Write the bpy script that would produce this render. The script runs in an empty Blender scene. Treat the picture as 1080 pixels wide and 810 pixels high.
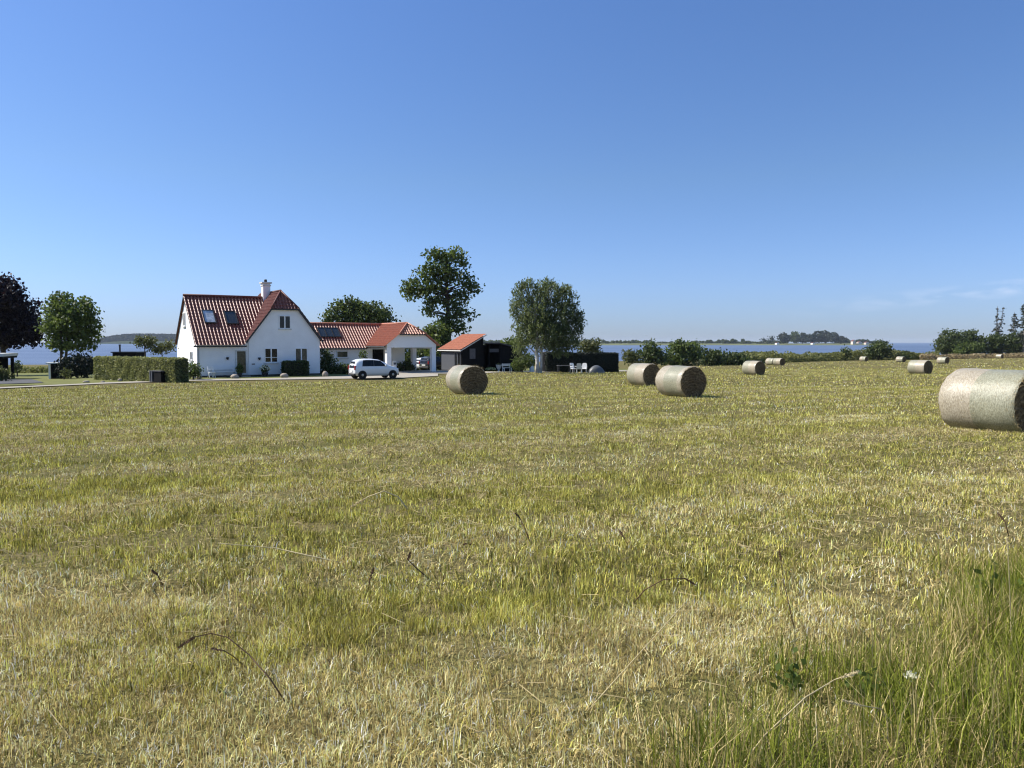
import bpy, bmesh, math, random
import numpy as np
from mathutils import Vector, Matrix

random.seed(11)
rng = np.random.default_rng(7)
sc = bpy.context.scene
COL = sc.collection
R = math.radians
CZ = 7.5                      # camera height above the sea (sea level is z = 0)
F = 812.0                     # focal length in pixels of a 1080 wide picture
PITCH = math.atan(44 / 812)

# ------------------------------------------------------------------ ground
def sstep(a, b, x):
    t = np.clip((x - a) / (b - a), 0, 1)
    return t * t * (3 - 2 * t)

def gnd(x, y):
    """height of the land in world z (works on arrays)"""
    x = np.asarray(x, float); y = np.asarray(y, float)
    yy = np.maximum(y, 0)
    z = -1.45 - .0232 * np.minimum(yy, 42) - .0178 * np.maximum(yy - 42, 0) + .006 * np.minimum(x, 0) + 4.5e-5 * np.maximum(x, 0) ** 2 * sstep(0, 60, y)
    d = np.hypot((x + 15) / 17, (y - 66) / 13)
    m = 1 - sstep(.75, 1.35, d)
    z = z * (1 - m) + (-2.78) * m
    shore = 225 + .75 * np.maximum(x, 0)
    s = sstep(0, 45, y - shore)
    z = z * (1 - s) + (-13.0) * s
    z = z + .03 * np.sin(x * .31 + 1.3) * np.sin(y * .27) * sstep(4, 14, yy) * (1 - m)
    return z + CZ

def G(x, y): return float(gnd(x, y))

def ray(px, py):
    u = (px - 540) / F; v = (405 - py) / F
    c, s = math.cos(PITCH), math.sin(PITCH)
    return Vector((u, c + v * s, -s + v * c))

def at(px, py, d):
    r = ray(px, py)
    return Vector((0, 0, CZ)) + r * (d / r.y)

def hit(px, py):
    r = ray(px, py)
    lo, hi = 1.0, 400.0
    for i in range(400):
        d = 1.5 * 1.015 ** i
        p = r * (d / r.y)
        if p.z + CZ < G(p.x, p.y): break
    lo, hi = d / 1.015, d
    for i in range(20):
        m = (lo + hi) / 2; p = r * (m / r.y)
        if p.z + CZ < G(p.x, p.y): hi = m
        else: lo = m
    p = r * (hi / r.y)
    return Vector((p.x, p.y, G(p.x, p.y)))

# ------------------------------------------------------------------ materials
def mat(name, col, rough=.8, spec=.3, metal=0, noise=0, nscale=5, trans=None, bump=0, bscale=30, coat=0, attr=None, cols=None, coord='Object'):
    m = bpy.data.materials.new(name); m.use_nodes = True
    nt = m.node_tree; N = nt.nodes; L = nt.links
    p = N['Principled BSDF']
    p.inputs['Roughness'].default_value = rough
    p.inputs['Specular IOR Level'].default_value = spec
    p.inputs['Metallic'].default_value = metal
    p.inputs['Coat Weight'].default_value = coat
    p.inputs['Coat Roughness'].default_value = .15
    p.inputs['Base Color'].default_value = (*col, 1)
    out = N['Material Output']
    csock = None
    tc = N.new('ShaderNodeTexCoord')
    if attr:
        a = N.new('ShaderNodeAttribute'); a.attribute_name = attr
        if cols:
            r = N.new('ShaderNodeValToRGB')
            while len(r.color_ramp.elements) < len(cols): r.color_ramp.elements.new(.5)
            for e, (pos, c) in zip(r.color_ramp.elements, cols): e.position = pos; e.color = (*c, 1)
            L.new(a.outputs['Fac'], r.inputs[0]); csock = r.outputs[0]
        else: csock = a.outputs['Color']
    elif noise:
        nz = N.new('ShaderNodeTexNoise'); nz.inputs['Scale'].default_value = nscale; nz.inputs['Detail'].default_value = 6
        nz.inputs['Roughness'].default_value = .65
        L.new(tc.outputs[coord], nz.inputs['Vector'])
        r = N.new('ShaderNodeValToRGB')
        r.color_ramp.elements[0].position = .3; r.color_ramp.elements[1].position = .7
        r.color_ramp.elements[0].color = (*[c * (1 - noise) for c in col], 1)
        r.color_ramp.elements[1].color = (*[min(1, c * (1 + noise)) for c in col], 1)
        L.new(nz.outputs['Fac'], r.inputs[0]); csock = r.outputs[0]
    if csock: L.new(csock, p.inputs['Base Color'])
    if bump:
        b = N.new('ShaderNodeTexNoise'); b.inputs['Scale'].default_value = bscale; b.inputs['Detail'].default_value = 5
        L.new(tc.outputs[coord], b.inputs['Vector'])
        bn = N.new('ShaderNodeBump'); bn.inputs['Strength'].default_value = bump; bn.inputs['Distance'].default_value = .02
        L.new(b.outputs['Fac'], bn.inputs['Height']); L.new(bn.outputs[0], p.inputs['Normal'])
    if trans is not None:
        t = N.new('ShaderNodeBsdfTranslucent'); mx = N.new('ShaderNodeMixShader'); mx.inputs[0].default_value = trans
        if csock:
            g = N.new('ShaderNodeHueSaturation'); g.inputs['Value'].default_value = 1.25; g.inputs['Saturation'].default_value = 1.1
            L.new(csock, g.inputs['Color']); L.new(g.outputs[0], t.inputs['Color'])
        else: t.inputs['Color'].default_value = (*[c * 1.25 for c in col], 1)
        L.new(p.outputs[0], mx.inputs[1]); L.new(t.outputs[0], mx.inputs[2]); L.new(mx.outputs[0], out.inputs[0])
    return m

def leafmat(name, dark, lite, trans=.3, rough=.55, spec=.3):
    return mat(name, lite, rough, spec, trans=trans, attr='tint', cols=[(0, dark), (1, lite)])

M = {}
M['plaster'] = mat('white_plaster', (.83, .83, .82), .85, .2, noise=.06, nscale=.9)
M['white'] = mat('white_paint', (.82, .82, .80), .5, .4)
M['offwhite'] = mat('weathered_white', (.6, .6, .57), .6, .3, noise=.15)
M['tile_old'] = mat('old_red_tile', (.235, .072, .046), .50, .45, noise=.35, nscale=6, coat=.04)
M['tile_new'] = mat('orange_tile', (.47, .185, .105), .5, .4, noise=.22, nscale=6, coat=.06)
M['tile_mid'] = mat('red_orange_tile', (.33, .105, .062), .5, .45, noise=.3, nscale=6, coat=.04)
M['ridge'] = mat('ridge_tile', (.13, .045, .035), .6, .3, noise=.2)
M['dark'] = mat('dark_metal', (.03, .03, .032), .5, .4)
M['black_wood'] = mat('black_tarred_boards', (.008, .008, .009), .85, .1, noise=.3, nscale=3)
M['grey_board'] = mat('grey_painted_boards', (.075, .08, .092), .6, .3, noise=.1)
M['felt'] = mat('roof_felt', (.10, .10, .11), .9, .2, noise=.2)
M['glass'] = mat('window_glass', (.010, .011, .012), .08, .35)
M['curtain_glass'] = mat('glass_before_curtain', (.055, .055, .04), .12, .5, noise=.5, nscale=7)
M['zinc'] = mat('zinc', (.32, .33, .34), .45, .5, metal=.6)
M['stone'] = mat('field_stone', (.33, .28, .23), .85, .2, noise=.35, nscale=6, bump=.5, bscale=14)
M['gravel'] = mat('pale_gravel', (.35, .32, .27), .95, .1, noise=.22, nscale=9, bump=.5, bscale=60)
M['asphalt'] = mat('asphalt', (.09, .09, .092), .9, .2, noise=.25, nscale=5)
M['bark'] = mat('bark', (.075, .06, .048), .9, .1, noise=.4, nscale=4)
M['birch_bark'] = mat('birch_bark', (.55, .52, .47), .8, .2, noise=.55, nscale=3.5)
M['grey_bark'] = mat('dead_grey_bark', (.17, .155, .14), .9, .1, noise=.3)
M['leaf_green'] = leafmat('green_leaves', (.032, .056, .016), (.145, .185, .050), .42)
M['leaf_dark'] = leafmat('dark_green_leaves', (.026, .043, .015), (.115, .145, .045), .4)
M['leaf_beech'] = leafmat('copper_beech_leaves', (.007, .004, .007), (.024, .011, .016), .18)
M['leaf_birch'] = leafmat('birch_leaves', (.050, .068, .028), (.19, .225, .085), .45)
M['leaf_olive'] = leafmat('olive_leaves', (.05, .06, .02), (.13, .14, .05), .35)
M['leaf_hedge'] = leafmat('hedge_leaves', (.095, .115, .042), (.34, .34, .14), .4)
M['hedge_core'] = mat('hedge_twigs', (.05, .055, .025), .9, .1, noise=.4, nscale=6)
M['leaf_blackhedge'] = leafmat('yew_leaves', (.006, .010, .006), (.018, .028, .012), .1)
M['needle'] = leafmat('needles', (.026, .036, .024), (.075, .085, .055), .15)
M['scrub'] = leafmat('scrub', (.07, .085, .028), (.25, .25, .085), .4)
M['drygrass'] = leafmat('dry_grass', (.22, .17, .09), (.42, .34, .19), .3)
M['car_white'] = mat('white_car_paint', (.78, .79, .80), .25, .5, coat=.8)
M['car_dark'] = mat('dark_car_paint', (.03, .033, .04), .25, .5, coat=.8)
M['tyre'] = mat('tyre_rubber', (.018, .018, .018), .8, .2)
M['rim'] = mat('alloy_rim', (.35, .36, .37), .35, .5, metal=.8)
M['red_lens'] = mat('red_lens', (.35, .02, .02), .2, .5)
M['clear_lens'] = mat('clear_lens', (.6, .62, .64), .1, .6)
M['plate'] = mat('number_plate', (.75, .75, .73), .5, .3)
M['yellow_flower'] = mat('pale_yellow_petals', (.75, .72, .35), .7, .2, trans=.3)
M['white_flower'] = mat('white_petals', (.8, .78, .62), .7, .2, trans=.3)
M['straw'] = mat('straw', (.40, .31, .16), .7, .3, trans=.2, noise=.3)
M['brown_stem'] = mat('brown_stem', (.11, .065, .038), .8, .2, noise=.3, nscale=20)
M['pale_stem'] = mat('pale_stem', (.56, .47, .27), .7, .3, trans=.15)
M['yellow_stem'] = mat('yellow_stem', (.45, .38, .10), .7, .3, trans=.15)
M['blue_panel'] = mat('pale_blue_paint', (.42, .58, .68), .6, .3)
M['silver'] = mat('silver_grey_cover', (.10, .105, .11), .4, .5)
M['dock_leaf'] = mat('dock_leaf', (.085, .12, .028), .7, .1, trans=.25)

# ------------------------------------------------------------------ object helpers
def tag(o, label=None, cat=None, group=None, kind=None):
    if label: o['label'] = label
    if cat: o['category'] = cat
    if group: o['group'] = group
    if kind: o['kind'] = kind
    return o

def empty(name, loc, rz=0, label=None, cat=None, group=None):
    o = bpy.data.objects.new(name, None); COL.objects.link(o)
    o.location = loc; o.rotation_euler = (0, 0, rz); o.empty_display_size = .3
    return tag(o, label, cat, group)

def link(name, me, m=None, parent=None, loc=None, rz=0):
    o = bpy.data.objects.new(name, me); COL.objects.link(o)
    if m and not me.materials: me.materials.append(m)
    if parent: o.parent = parent
    if loc is not None: o.location = loc
    if rz: o.rotation_euler = (0, 0, rz)
    return o

def copy_tree(o, parent=None):
    c = o.copy(); COL.objects.link(c)
    if parent: c.parent = parent
    for ch in list(o.children): copy_tree(ch, c)
    return c

class MB:
    def __init__(s): s.v = []; s.f = []
    def quad(s, *p):
        n = len(s.v); s.v += [tuple(q) for q in p]; s.f.append(tuple(range(n, n + len(p)))); return s
    def box(s, x0, x1, y0, y1, z0, z1, mtx=None):
        c = [Vector((x, y, z)) for z in (z0, z1) for x, y in ((x0, y0), (x1, y0), (x1, y1), (x0, y1))]
        if mtx: c = [mtx @ q for q in c]
        n = len(s.v); s.v += [tuple(q) for q in c]
        s.f += [tuple(n + i for i in f) for f in ((3, 2, 1, 0), (4, 5, 6, 7), (0, 1, 5, 4), (1, 2, 6, 5), (2, 3, 7, 6), (3, 0, 4, 7))]
        return s
    def prism(s, pts, off):
        """planar outline extruded by the vector off"""
        n = len(s.v); k = len(pts); off = Vector(off)
        s.v += [tuple(p) for p in pts] + [tuple(Vector(p) + off) for p in pts]
        s.f.append(tuple(range(n, n + k))); s.f.append(tuple(range(n + 2 * k - 1, n + k - 1, -1)))
        for i in range(k):
            j = (i + 1) % k; s.f.append((n + j, n + i, n + k + i, n + k + j))
        return s
    def tube(s, pts, rad, n=7, cap=True):
        pts = [Vector(p) for p in pts]
        if not hasattr(rad, '__len__'): rad = [rad] * len(pts)
        base = len(s.v); a = None
        for i, p in enumerate(pts):
            t = (pts[min(i + 1, len(pts) - 1)] - pts[max(i - 1, 0)]).normalized()
            if a is None: a = t.orthogonal().normalized()
            a = (a - t * a.dot(t))
            a = a.normalized() if a.length > 1e-6 else t.orthogonal().normalized()
            b = t.cross(a)
            for k in range(n):
                an = 2 * math.pi * k / n
                s.v.append(tuple(p + (a * math.cos(an) + b * math.sin(an)) * rad[i]))
        for i in range(len(pts) - 1):
            for k in range(n):
                k2 = (k + 1) % n
                s.f.append((base + i * n + k, base + i * n + k2, base + (i + 1) * n + k2, base + (i + 1) * n + k))
        if cap:
            s.f.append(tuple(base + k for k in range(n - 1, -1, -1)))
            s.f.append(tuple(base + (len(pts) - 1) * n + k for k in range(n)))
        return s
    def lathe(s, prof, c=(0, 0, 0), n=16, axis='z'):
        """prof: list of (radius, height)"""
        base = len(s.v); c = Vector(c)
        for r, h in prof:
            for k in range(n):
                an = 2 * math.pi * k / n
                q = (r * math.cos(an), r * math.sin(an), h)
                if axis == 'y': q = (q[0], h, q[1])
                if axis == 'x': q = (h, q[0], q[1])
                s.v.append(tuple(c + Vector(q)))
        for i in range(len(prof) - 1):
            for k in range(n):
                k2 = (k + 1) % n
                s.f.append((base + i * n + k, base + i * n + k2, base + (i + 1) * n + k2, base + (i + 1) * n + k))
        s.f.append(tuple(base + k for k in range(n - 1, -1, -1)))
        s.f.append(tuple(base + (len(prof) - 1) * n + k for k in range(n)))
        return s
    def build(s, name, m, parent=None, loc=None, rz=0, smooth=False, bevel=0, fixn=True):
        me = bpy.data.meshes.new(name); me.from_pydata(s.v, [], s.f); me.update()
        if fixn or bevel:
            bm = bmesh.new(); bm.from_mesh(me)
            if bevel: bmesh.ops.bevel(bm, geom=bm.edges[:], offset=bevel, segments=1, affect='EDGES', clamp_overlap=True)
            bmesh.ops.recalc_face_normals(bm, faces=bm.faces); bm.to_mesh(me); bm.free()
        if smooth: me.polygons.foreach_set('use_smooth', [True] * len(me.polygons))
        return link(name, me, m, parent, loc, rz)

def fast_mesh(name, V, loops, starts, attrs=None):
    me = bpy.data.meshes.new(name)
    me.vertices.add(len(V)); me.vertices.foreach_set('co', np.ascontiguousarray(V, np.float32).ravel())
    me.loops.add(len(loops)); me.loops.foreach_set('vertex_index', np.ascontiguousarray(loops, np.int32))
    me.polygons.add(len(starts)); me.polygons.foreach_set('loop_start', np.ascontiguousarray(starts, np.int32))
    me.update(calc_edges=True)
    for k, a in (attrs or {}).items():
        if a.ndim == 1:
            at_ = me.attributes.new(k, 'FLOAT', 'POINT'); at_.data.foreach_set('value', np.ascontiguousarray(a, np.float32))
        else:
            at_ = me.attributes.new(k, 'FLOAT_COLOR', 'POINT'); at_.data.foreach_set('color', np.ascontiguousarray(a, np.float32).ravel())
    return me

def leaves(name, P, size, m, parent=None, tint=None, elong=1.5, up=0.0, loc=None, down=False, r=None):
    """one small folded quad per point of P (N,3)"""
    r = r or rng
    n = len(P); size = size * r.uniform(.65, 1.35, n)
    nrm = r.normal(size=(n, 3)); nrm[:, 2] = nrm[:, 2] * (1 - up) + up * 1.2
    nrm /= np.linalg.norm(nrm, axis=1)[:, None] + 1e-9
    t = r.normal(size=(n, 3))
    if down: t[:, 2] = -2.2
    t -= nrm * (t * nrm).sum(1)[:, None]; t /= np.linalg.norm(t, axis=1)[:, None] + 1e-9
    b = np.cross(nrm, t)
    hl = (size * elong / 2)[:, None]; hw = (size / 2)[:, None]
    V = np.empty((n, 4, 3))
    V[:, 0] = P - t * hl; V[:, 1] = P + b * hw + nrm * hw * .25; V[:, 2] = P + t * hl; V[:, 3] = P - b * hw + nrm * hw * .25
    ti = r.uniform(0, 1, n) if tint is None else tint
    me = fast_mesh(name, V.reshape(-1, 3), np.arange(4 * n), np.arange(n) * 4, {'tint': np.repeat(ti, 4)})
    return link(name, me, m, parent, loc)

# ------------------------------------------------------------------ trees
def lobe_points(c, rad, ncl, per, sig, r, inner=.5):
    d = r.normal(size=(ncl, 3)); d /= np.linalg.norm(d, axis=1)[:, None]
    k = 1 - inner * r.uniform(0, 1, ncl) ** 1.6
    k *= r.uniform(.86, 1.05, ncl)
    cc = np.array(c) + d * k[:, None] * np.array(rad)
    P = np.repeat(cc, per, 0) + r.normal(size=(ncl * per, 3)) * sig * np.array((1, 1, .7))
    ti = np.repeat(r.uniform(0, 1, ncl), per) * .6 + r.uniform(0, .4, ncl * per)
    return P, ti, cc

def tree(name, label, cat, px, d, lobes, leaf, m, bark='bark', trunk_r=.2, trunk_px=None, lean=0, fill=1.0, sig=None, group=None,
         stems=1, trunk_top=None, elong=1.5, seed=1, gz=None, inner=.55):
    """lobes: (px, py, half width px, half height px[, depth offset]) as seen from the camera at distance d"""
    r = np.random.default_rng(seed)
    bx = (px - 540) / F * d
    gzv = G(bx, d) if gz is None else gz
    base = Vector((bx, d, gzv - .05))
    root = empty(name, base, 0, label, cat, group)
    s = d / F
    Ps, Ts, tips = [], [], []
    sig = sig or leaf * 1.5
    for lb in lobes:
        lx, ly, hw, hh = lb[:4]; dy = lb[4] if len(lb) > 4 else r.uniform(-.3, .3) * hw * s
        c = at(lx, ly, d) - base; c.y += dy
        rx, rz = hw * s, hh * s; ry = (rx + min(rz, rx * 1.3)) / 2
        area = (rx * rz + rx * ry + ry * rz)
        ncl = max(6, int(area * 8.5 * fill / (leaf * leaf * 14)))
        P, T, cc = lobe_points(c, (rx, ry, rz), ncl, 11, sig, r, inner)
        Ps.append(P); Ts.append(T); tips.append((c, cc, min(rx, rz)))
    P = np.concatenate(Ps); T = np.concatenate(Ts)
    ok = P[:, 2] > .1
    leaves('crown', P[ok], leaf, M[m], root, T[ok], elong, r=r, up=.38)
    if trunk_r:
        mb = MB()
        top = max(c.z for c, _, _ in tips) if trunk_top is None else trunk_top
        cx = sum(c.x for c, _, _ in tips) / len(tips)
        axis = []
        for st in range(stems):
            o = (st - (stems - 1) / 2) * trunk_r * 1.6
            pts, rr = [], []
            for i in range(8):
                t = i / 7
                pts.append((o * (1 + 2.5 * t) + cx * t * .6 + lean * t * top + .12 * trunk_r * 3 * math.sin(3 * t + seed + st), o * .3 * t, top * t))
                rr.append(trunk_r * (1.25 - .3 * min(1, t * 8)) * (1 - .82 * t) + .012)
            mb.tube(pts, rr, 8); axis = pts if st == 0 else axis
            for c, cc, rad in tips:
                for q in range(3 if stems == 1 else 2):
                    e = Vector(cc[int(r.integers(len(cc)))])
                    tz = min(.93, max(.18, (e.z - rad * .9) / top))
                    i0 = min(6, int(tz * 7)); f = tz * 7 - i0
                    p0 = Vector(pts[i0]).lerp(Vector(pts[i0 + 1]), f)
                    mid = p0.lerp(e, .5) + Vector((0, 0, .15 * (e - p0).length * r.uniform(-.4, 1)))
                    r0 = trunk_r * .42 * (1 - .6 * tz)
                    mb.tube([p0, p0.lerp(mid, .5) + Vector((0, 0, .03)), mid, e], [r0, r0 * .75, r0 * .5, .012], 5)
        mb.build('trunk', M[bark], root, smooth=True, fixn=False)
    return root

# ================================================================== WORLD, SUN, CAMERA
SAZ, SEL = R(281), R(43)
S = Vector((math.sin(SAZ) * math.cos(SEL), math.cos(SAZ) * math.cos(SEL), math.sin(SEL)))
w = bpy.data.worlds.new('World'); sc.world = w; w.use_nodes = True
nt = w.node_tree; N = nt.nodes; L = nt.links
bg = N['Background']; bg.inputs[1].default_value = .107
sky = N.new('ShaderNodeTexSky'); sky.sky_type = 'NISHITA'; sky.sun_disc = False
sky.sun_elevation = SEL; sky.sun_rotation = SAZ
sky.air_density = 1.0; sky.dust_density = .3; sky.ozone_density = 2.0; sky.altitude = 10
hs = N.new('ShaderNodeHueSaturation'); hs.inputs['Saturation'].default_value = 1.17; hs.inputs['Value'].default_value = 1.0
L.new(sky.outputs[0], hs.inputs['Color'])
# the air over this coast is a deeper, cleaner blue low down than the model sky
SKYTINT = True
# a few faint wisps of cloud low in the north-east
tc = N.new('ShaderNodeTexCoord'); sx = N.new('ShaderNodeSeparateXYZ'); L.new(tc.outputs['Generated'], sx.inputs[0])
def mth(op, a, b=None, clamp=False):
    n = N.new('ShaderNodeMath'); n.operation = op; n.use_clamp = clamp
    for i, q in enumerate((a, b)):
        if q is None: continue
        if isinstance(q, (int, float)): n.inputs[i].default_value = q
        else: L.new(q, n.inputs[i])
    return n.outputs[0]
ysafe = mth('MAXIMUM', sx.outputs[1], .05)
az = mth('DIVIDE', sx.outputs[0], ysafe); el = mth('DIVIDE', sx.outputs[2], ysafe)
slope = mth('ADD', mth('MULTIPLY', mth('SUBTRACT', az, .5), .10), .055)
band = mth('SUBTRACT', 1.0, mth('ABSOLUTE', mth('DIVIDE', mth('SUBTRACT', el, slope), .013)), True)
side = mth('MULTIPLY', mth('SUBTRACT', az, .34), 3.2, True)
cx = N.new('ShaderNodeCombineXYZ'); L.new(mth('MULTIPLY', az, 14), cx.inputs[0]); L.new(mth('MULTIPLY', el, 60), cx.inputs[1])
nz = N.new('ShaderNodeTexNoise'); nz.inputs['Scale'].default_value = 1.3; nz.inputs['Detail'].default_value = 5
L.new(cx.outputs[0], nz.inputs['Vector'])
cl = mth('MULTIPLY', mth('MULTIPLY', mth('MULTIPLY', mth('SUBTRACT', nz.outputs['Fac'], .42), 3.2, True), band), mth('MULTIPLY', side, .55))
grad = N.new('ShaderNodeValToRGB')
K_ = ((0, (.33, .43, .80)), (.03, (.35, .45, .80)), (.1, (.44, .51, .76)), (.2, (.54, .57, .70)), (.42, (.63, .65, .80)), (.7, (.95, .97, 1.0)))
while len(grad.color_ramp.elements) < len(K_): grad.color_ramp.elements.new(.5)
for e_, (q_, c_) in zip(grad.color_ramp.elements, K_): e_.position = q_; e_.color = (*c_, 1)
L.new(sx.outputs[2], grad.inputs[0])
mu = N.new('ShaderNodeMixRGB'); mu.blend_type = 'MULTIPLY'; mu.inputs[0].default_value = 1; L.new(hs.outputs[0], mu.inputs[1]); L.new(grad.outputs[0], mu.inputs[2])
mix = N.new('ShaderNodeMixRGB'); L.new(cl, mix.inputs[0]); L.new(mu.outputs[0], mix.inputs[1]); mix.inputs[2].default_value = (4.6, 4.9, 5.8, 1)
L.new(mix.outputs[0], bg.inputs[0])

sun = bpy.data.lights.new('sun', 'SUN'); sun.energy = 4.2; sun.angle = R(.53); sun.color = (1, .94, .84)
so = bpy.data.objects.new('sun', sun); COL.objects.link(so); so.rotation_euler = S.to_track_quat('Z', 'Y').to_euler(); so.location = S * 40 + Vector((0, 0, 10))

cam = bpy.data.cameras.new('camera'); co = bpy.data.objects.new('camera', cam); COL.objects.link(co); sc.camera = co
cam.sensor_width = 36; cam.lens = F / 1080 * 36; cam.clip_end = 40000; cam.clip_start = .05
co.location = (0, 0, CZ); co.rotation_euler = (R(90) - PITCH, 0, 0)
sc.view_settings.view_transform = 'Standard'; sc.view_settings.look = 'None'; sc.view_settings.gamma = 1
sc.view_settings.exposure = .87
sc.view_settings.use_curve_mapping = False
sc.cycles.max_bounces = 6; sc.cycles.transparent_max_bounces = 4; sc.cycles.volume_bounces = 0
sc.cycles.use_denoising = True; sc.cycles.denoising_prefilter = 'ACCURATE'; sc.cycles.filter_width = 1.15

# ================================================================== THE SETTING
# swaths left by the mower run along this direction on the field
SW = R(58)     # heading of the swaths
def vnoise(x, y, s, seed):
    r = np.random.default_rng(seed); T = r.uniform(0, 1, (256, 256))
    x = np.asarray(x) / s; y = np.asarray(y) / s
    xi = np.floor(x).astype(int); yi = np.floor(y).astype(int); fx = x - xi; fy = y - yi
    fx = fx * fx * (3 - 2 * fx); fy = fy * fy * (3 - 2 * fy)
    a = T[xi % 256, yi % 256]; b = T[(xi + 1) % 256, yi % 256]; c = T[xi % 256, (yi + 1) % 256]; d = T[(xi + 1) % 256, (yi + 1) % 256]
    return (a * (1 - fx) + b * fx) * (1 - fy) + (c * (1 - fx) + d * fx) * fy

def swath(x, y):
    q = x * math.cos(SW) - y * math.sin(SW)
    q = q + .5 * (vnoise(x, y, 6.0, 31) - .5)
    return .5 + .5 * np.sin(q * 2 * math.pi / 3.1)

# ground material
gm = bpy.data.materials.new('mown_meadow'); gm.use_nodes = True
nt = gm.node_tree; N = nt.nodes; L = nt.links
p = N['Principled BSDF']; p.inputs['Roughness'].default_value = .95; p.inputs['Specular IOR Level'].default_value = .1
ge = N.new('ShaderNodeNewGeometry')
def noise(scale, det=4, rough=.6, vec=None):
    n = N.new('ShaderNodeTexNoise'); n.inputs['Scale'].default_value = scale; n.inputs['Detail'].default_value = det; n.inputs['Roughness'].default_value = rough
    L.new(vec or ge.outputs['Position'], n.inputs['Vector']); return n.outputs['Fac']
def ramp(sock, els):
    r = N.new('ShaderNodeValToRGB')
    while len(r.color_ramp.elements) < len(els): r.color_ramp.elements.new(.5)
    for e, (q, c) in zip(r.color_ramp.elements, els): e.position = q; e.color = (*c, 1)
    L.new(sock, r.inputs[0]); return r.outputs[0]
def mixc(f, a, b):
    m = N.new('ShaderNodeMixRGB')
    if isinstance(f, float): m.inputs[0].default_value = f
    else: L.new(f, m.inputs[0])
    L.new(a, m.inputs[1]); L.new(b, m.inputs[2]); return m.outputs[0]
fine = noise(26, 3, .7); mid = noise(2.6, 4, .65); big = noise(.16, 3)
green = ramp(fine, [(.3, (.042, .042, .012)), (.7, (.19, .175, .050))])
straw = ramp(fine, [(.3, (.065, .052, .022)), (.7, (.29, .235, .100))])
pm = N.new('ShaderNodeMapping'); pm.inputs['Rotation'].default_value = (0, 0, -(math.pi / 2 - SW)); 
pm.vector_type = 'TEXTURE'
pm.inputs['Rotation'].default_value = (0, 0, math.pi / 2 - SW)
L.new(ge.outputs['Position'], pm.inputs[0])
ps = N.new('ShaderNodeMapping'); ps.inputs['Scale'].default_value = (.05, .42, .2); L.new(pm.outputs[0], ps.inputs[0])
bands = noise(1.0, 3, .6, ps.outputs[0])
f = N.new('ShaderNodeMath'); f.operation = 'ADD'; L.new(mid, f.inputs[0]); L.new(bands, f.inputs[1])
f2 = N.new('ShaderNodeMapRange'); f2.inputs[1].default_value = .80; f2.inputs[2].default_value = 1.22; L.new(f.outputs[0], f2.inputs[0])
L.new(mixc(f2.outputs[0], green, straw), p.inputs['Base Color'])
b = N.new('ShaderNodeBump'); b.inputs['Strength'].default_value = .8; b.inputs['Distance'].default_value = .05
L.new(fine, b.inputs['Height']); L.new(b.outputs[0], p.inputs['Normal'])
M['meadow'] = gm

# field: one polar sheet of land round the camera, falling below the sea at the shore
nr, na = 210, 220
rr = np.concatenate([[0], .6 * (700 / .6) ** (np.linspace(0, 1, nr - 1))])
aa = np.linspace(0, 2 * math.pi, na, endpoint=False)
X = rr[:, None] * np.sin(aa)[None]; Y = rr[:, None] * np.cos(aa)[None]
Z = gnd(X, Y)
V = np.stack([X, Y, Z], -1).reshape(-1, 3)
i, j = np.meshgrid(np.arange(nr - 1), np.arange(na), indexing='ij'); j2 = (j + 1) % na
Q = np.stack([i * na + j, i * na + j2, (i + 1) * na + j2, (i + 1) * na + j], -1).reshape(-1, 4)
me = fast_mesh('field', V, Q[:, ::-1].ravel(), np.arange(len(Q)) * 4); me.polygons.foreach_set('use_smooth', [True] * len(Q))
tag(link('field', me, gm), 'mown hay field sloping gently down towards the sea', 'field', kind='structure')

# sea
seam = bpy.data.materials.new('sea_water'); seam.use_nodes = True
nt = seam.node_tree; N = nt.nodes; L = nt.links; p = N['Principled BSDF']
ge = N.new('ShaderNodeNewGeometry')
mp = N.new('ShaderNodeMapping'); mp.inputs['Scale'].default_value = (.0022, .012, 1); L.new(ge.outputs['Position'], mp.inputs[0])
wn = noise(1.0, 4, .55, mp.outputs[0])
L.new(ramp(wn, [(.35, (.072, .106, .175)), (.65, (.125, .168, .255))]), p.inputs['Base Color'])
p.inputs['Roughness'].default_value = .42; p.inputs['Specular IOR Level'].default_value = .22
mp2 = N.new('ShaderNodeMapping'); mp2.inputs['Scale'].default_value = (.25, .6, 1); L.new(ge.outputs['Position'], mp2.inputs[0])
w2 = noise(1.0, 5, .7, mp2.outputs[0])
bn = N.new('ShaderNodeBump'); bn.inputs['Strength'].default_value = .9; bn.inputs['Distance'].default_value = .7
L.new(w2, bn.inputs['Height']); L.new(bn.outputs[0], p.inputs['Normal'])
mb = MB(); mb.quad((-12000, -300, 0), (12000, -300, 0), (12000, 12000, 0), (-12000, 12000, 0))
tag(mb.build('sea', seam, fixn=False), 'open blue water of the bay out to the horizon', 'sea', kind='structure')

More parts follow.
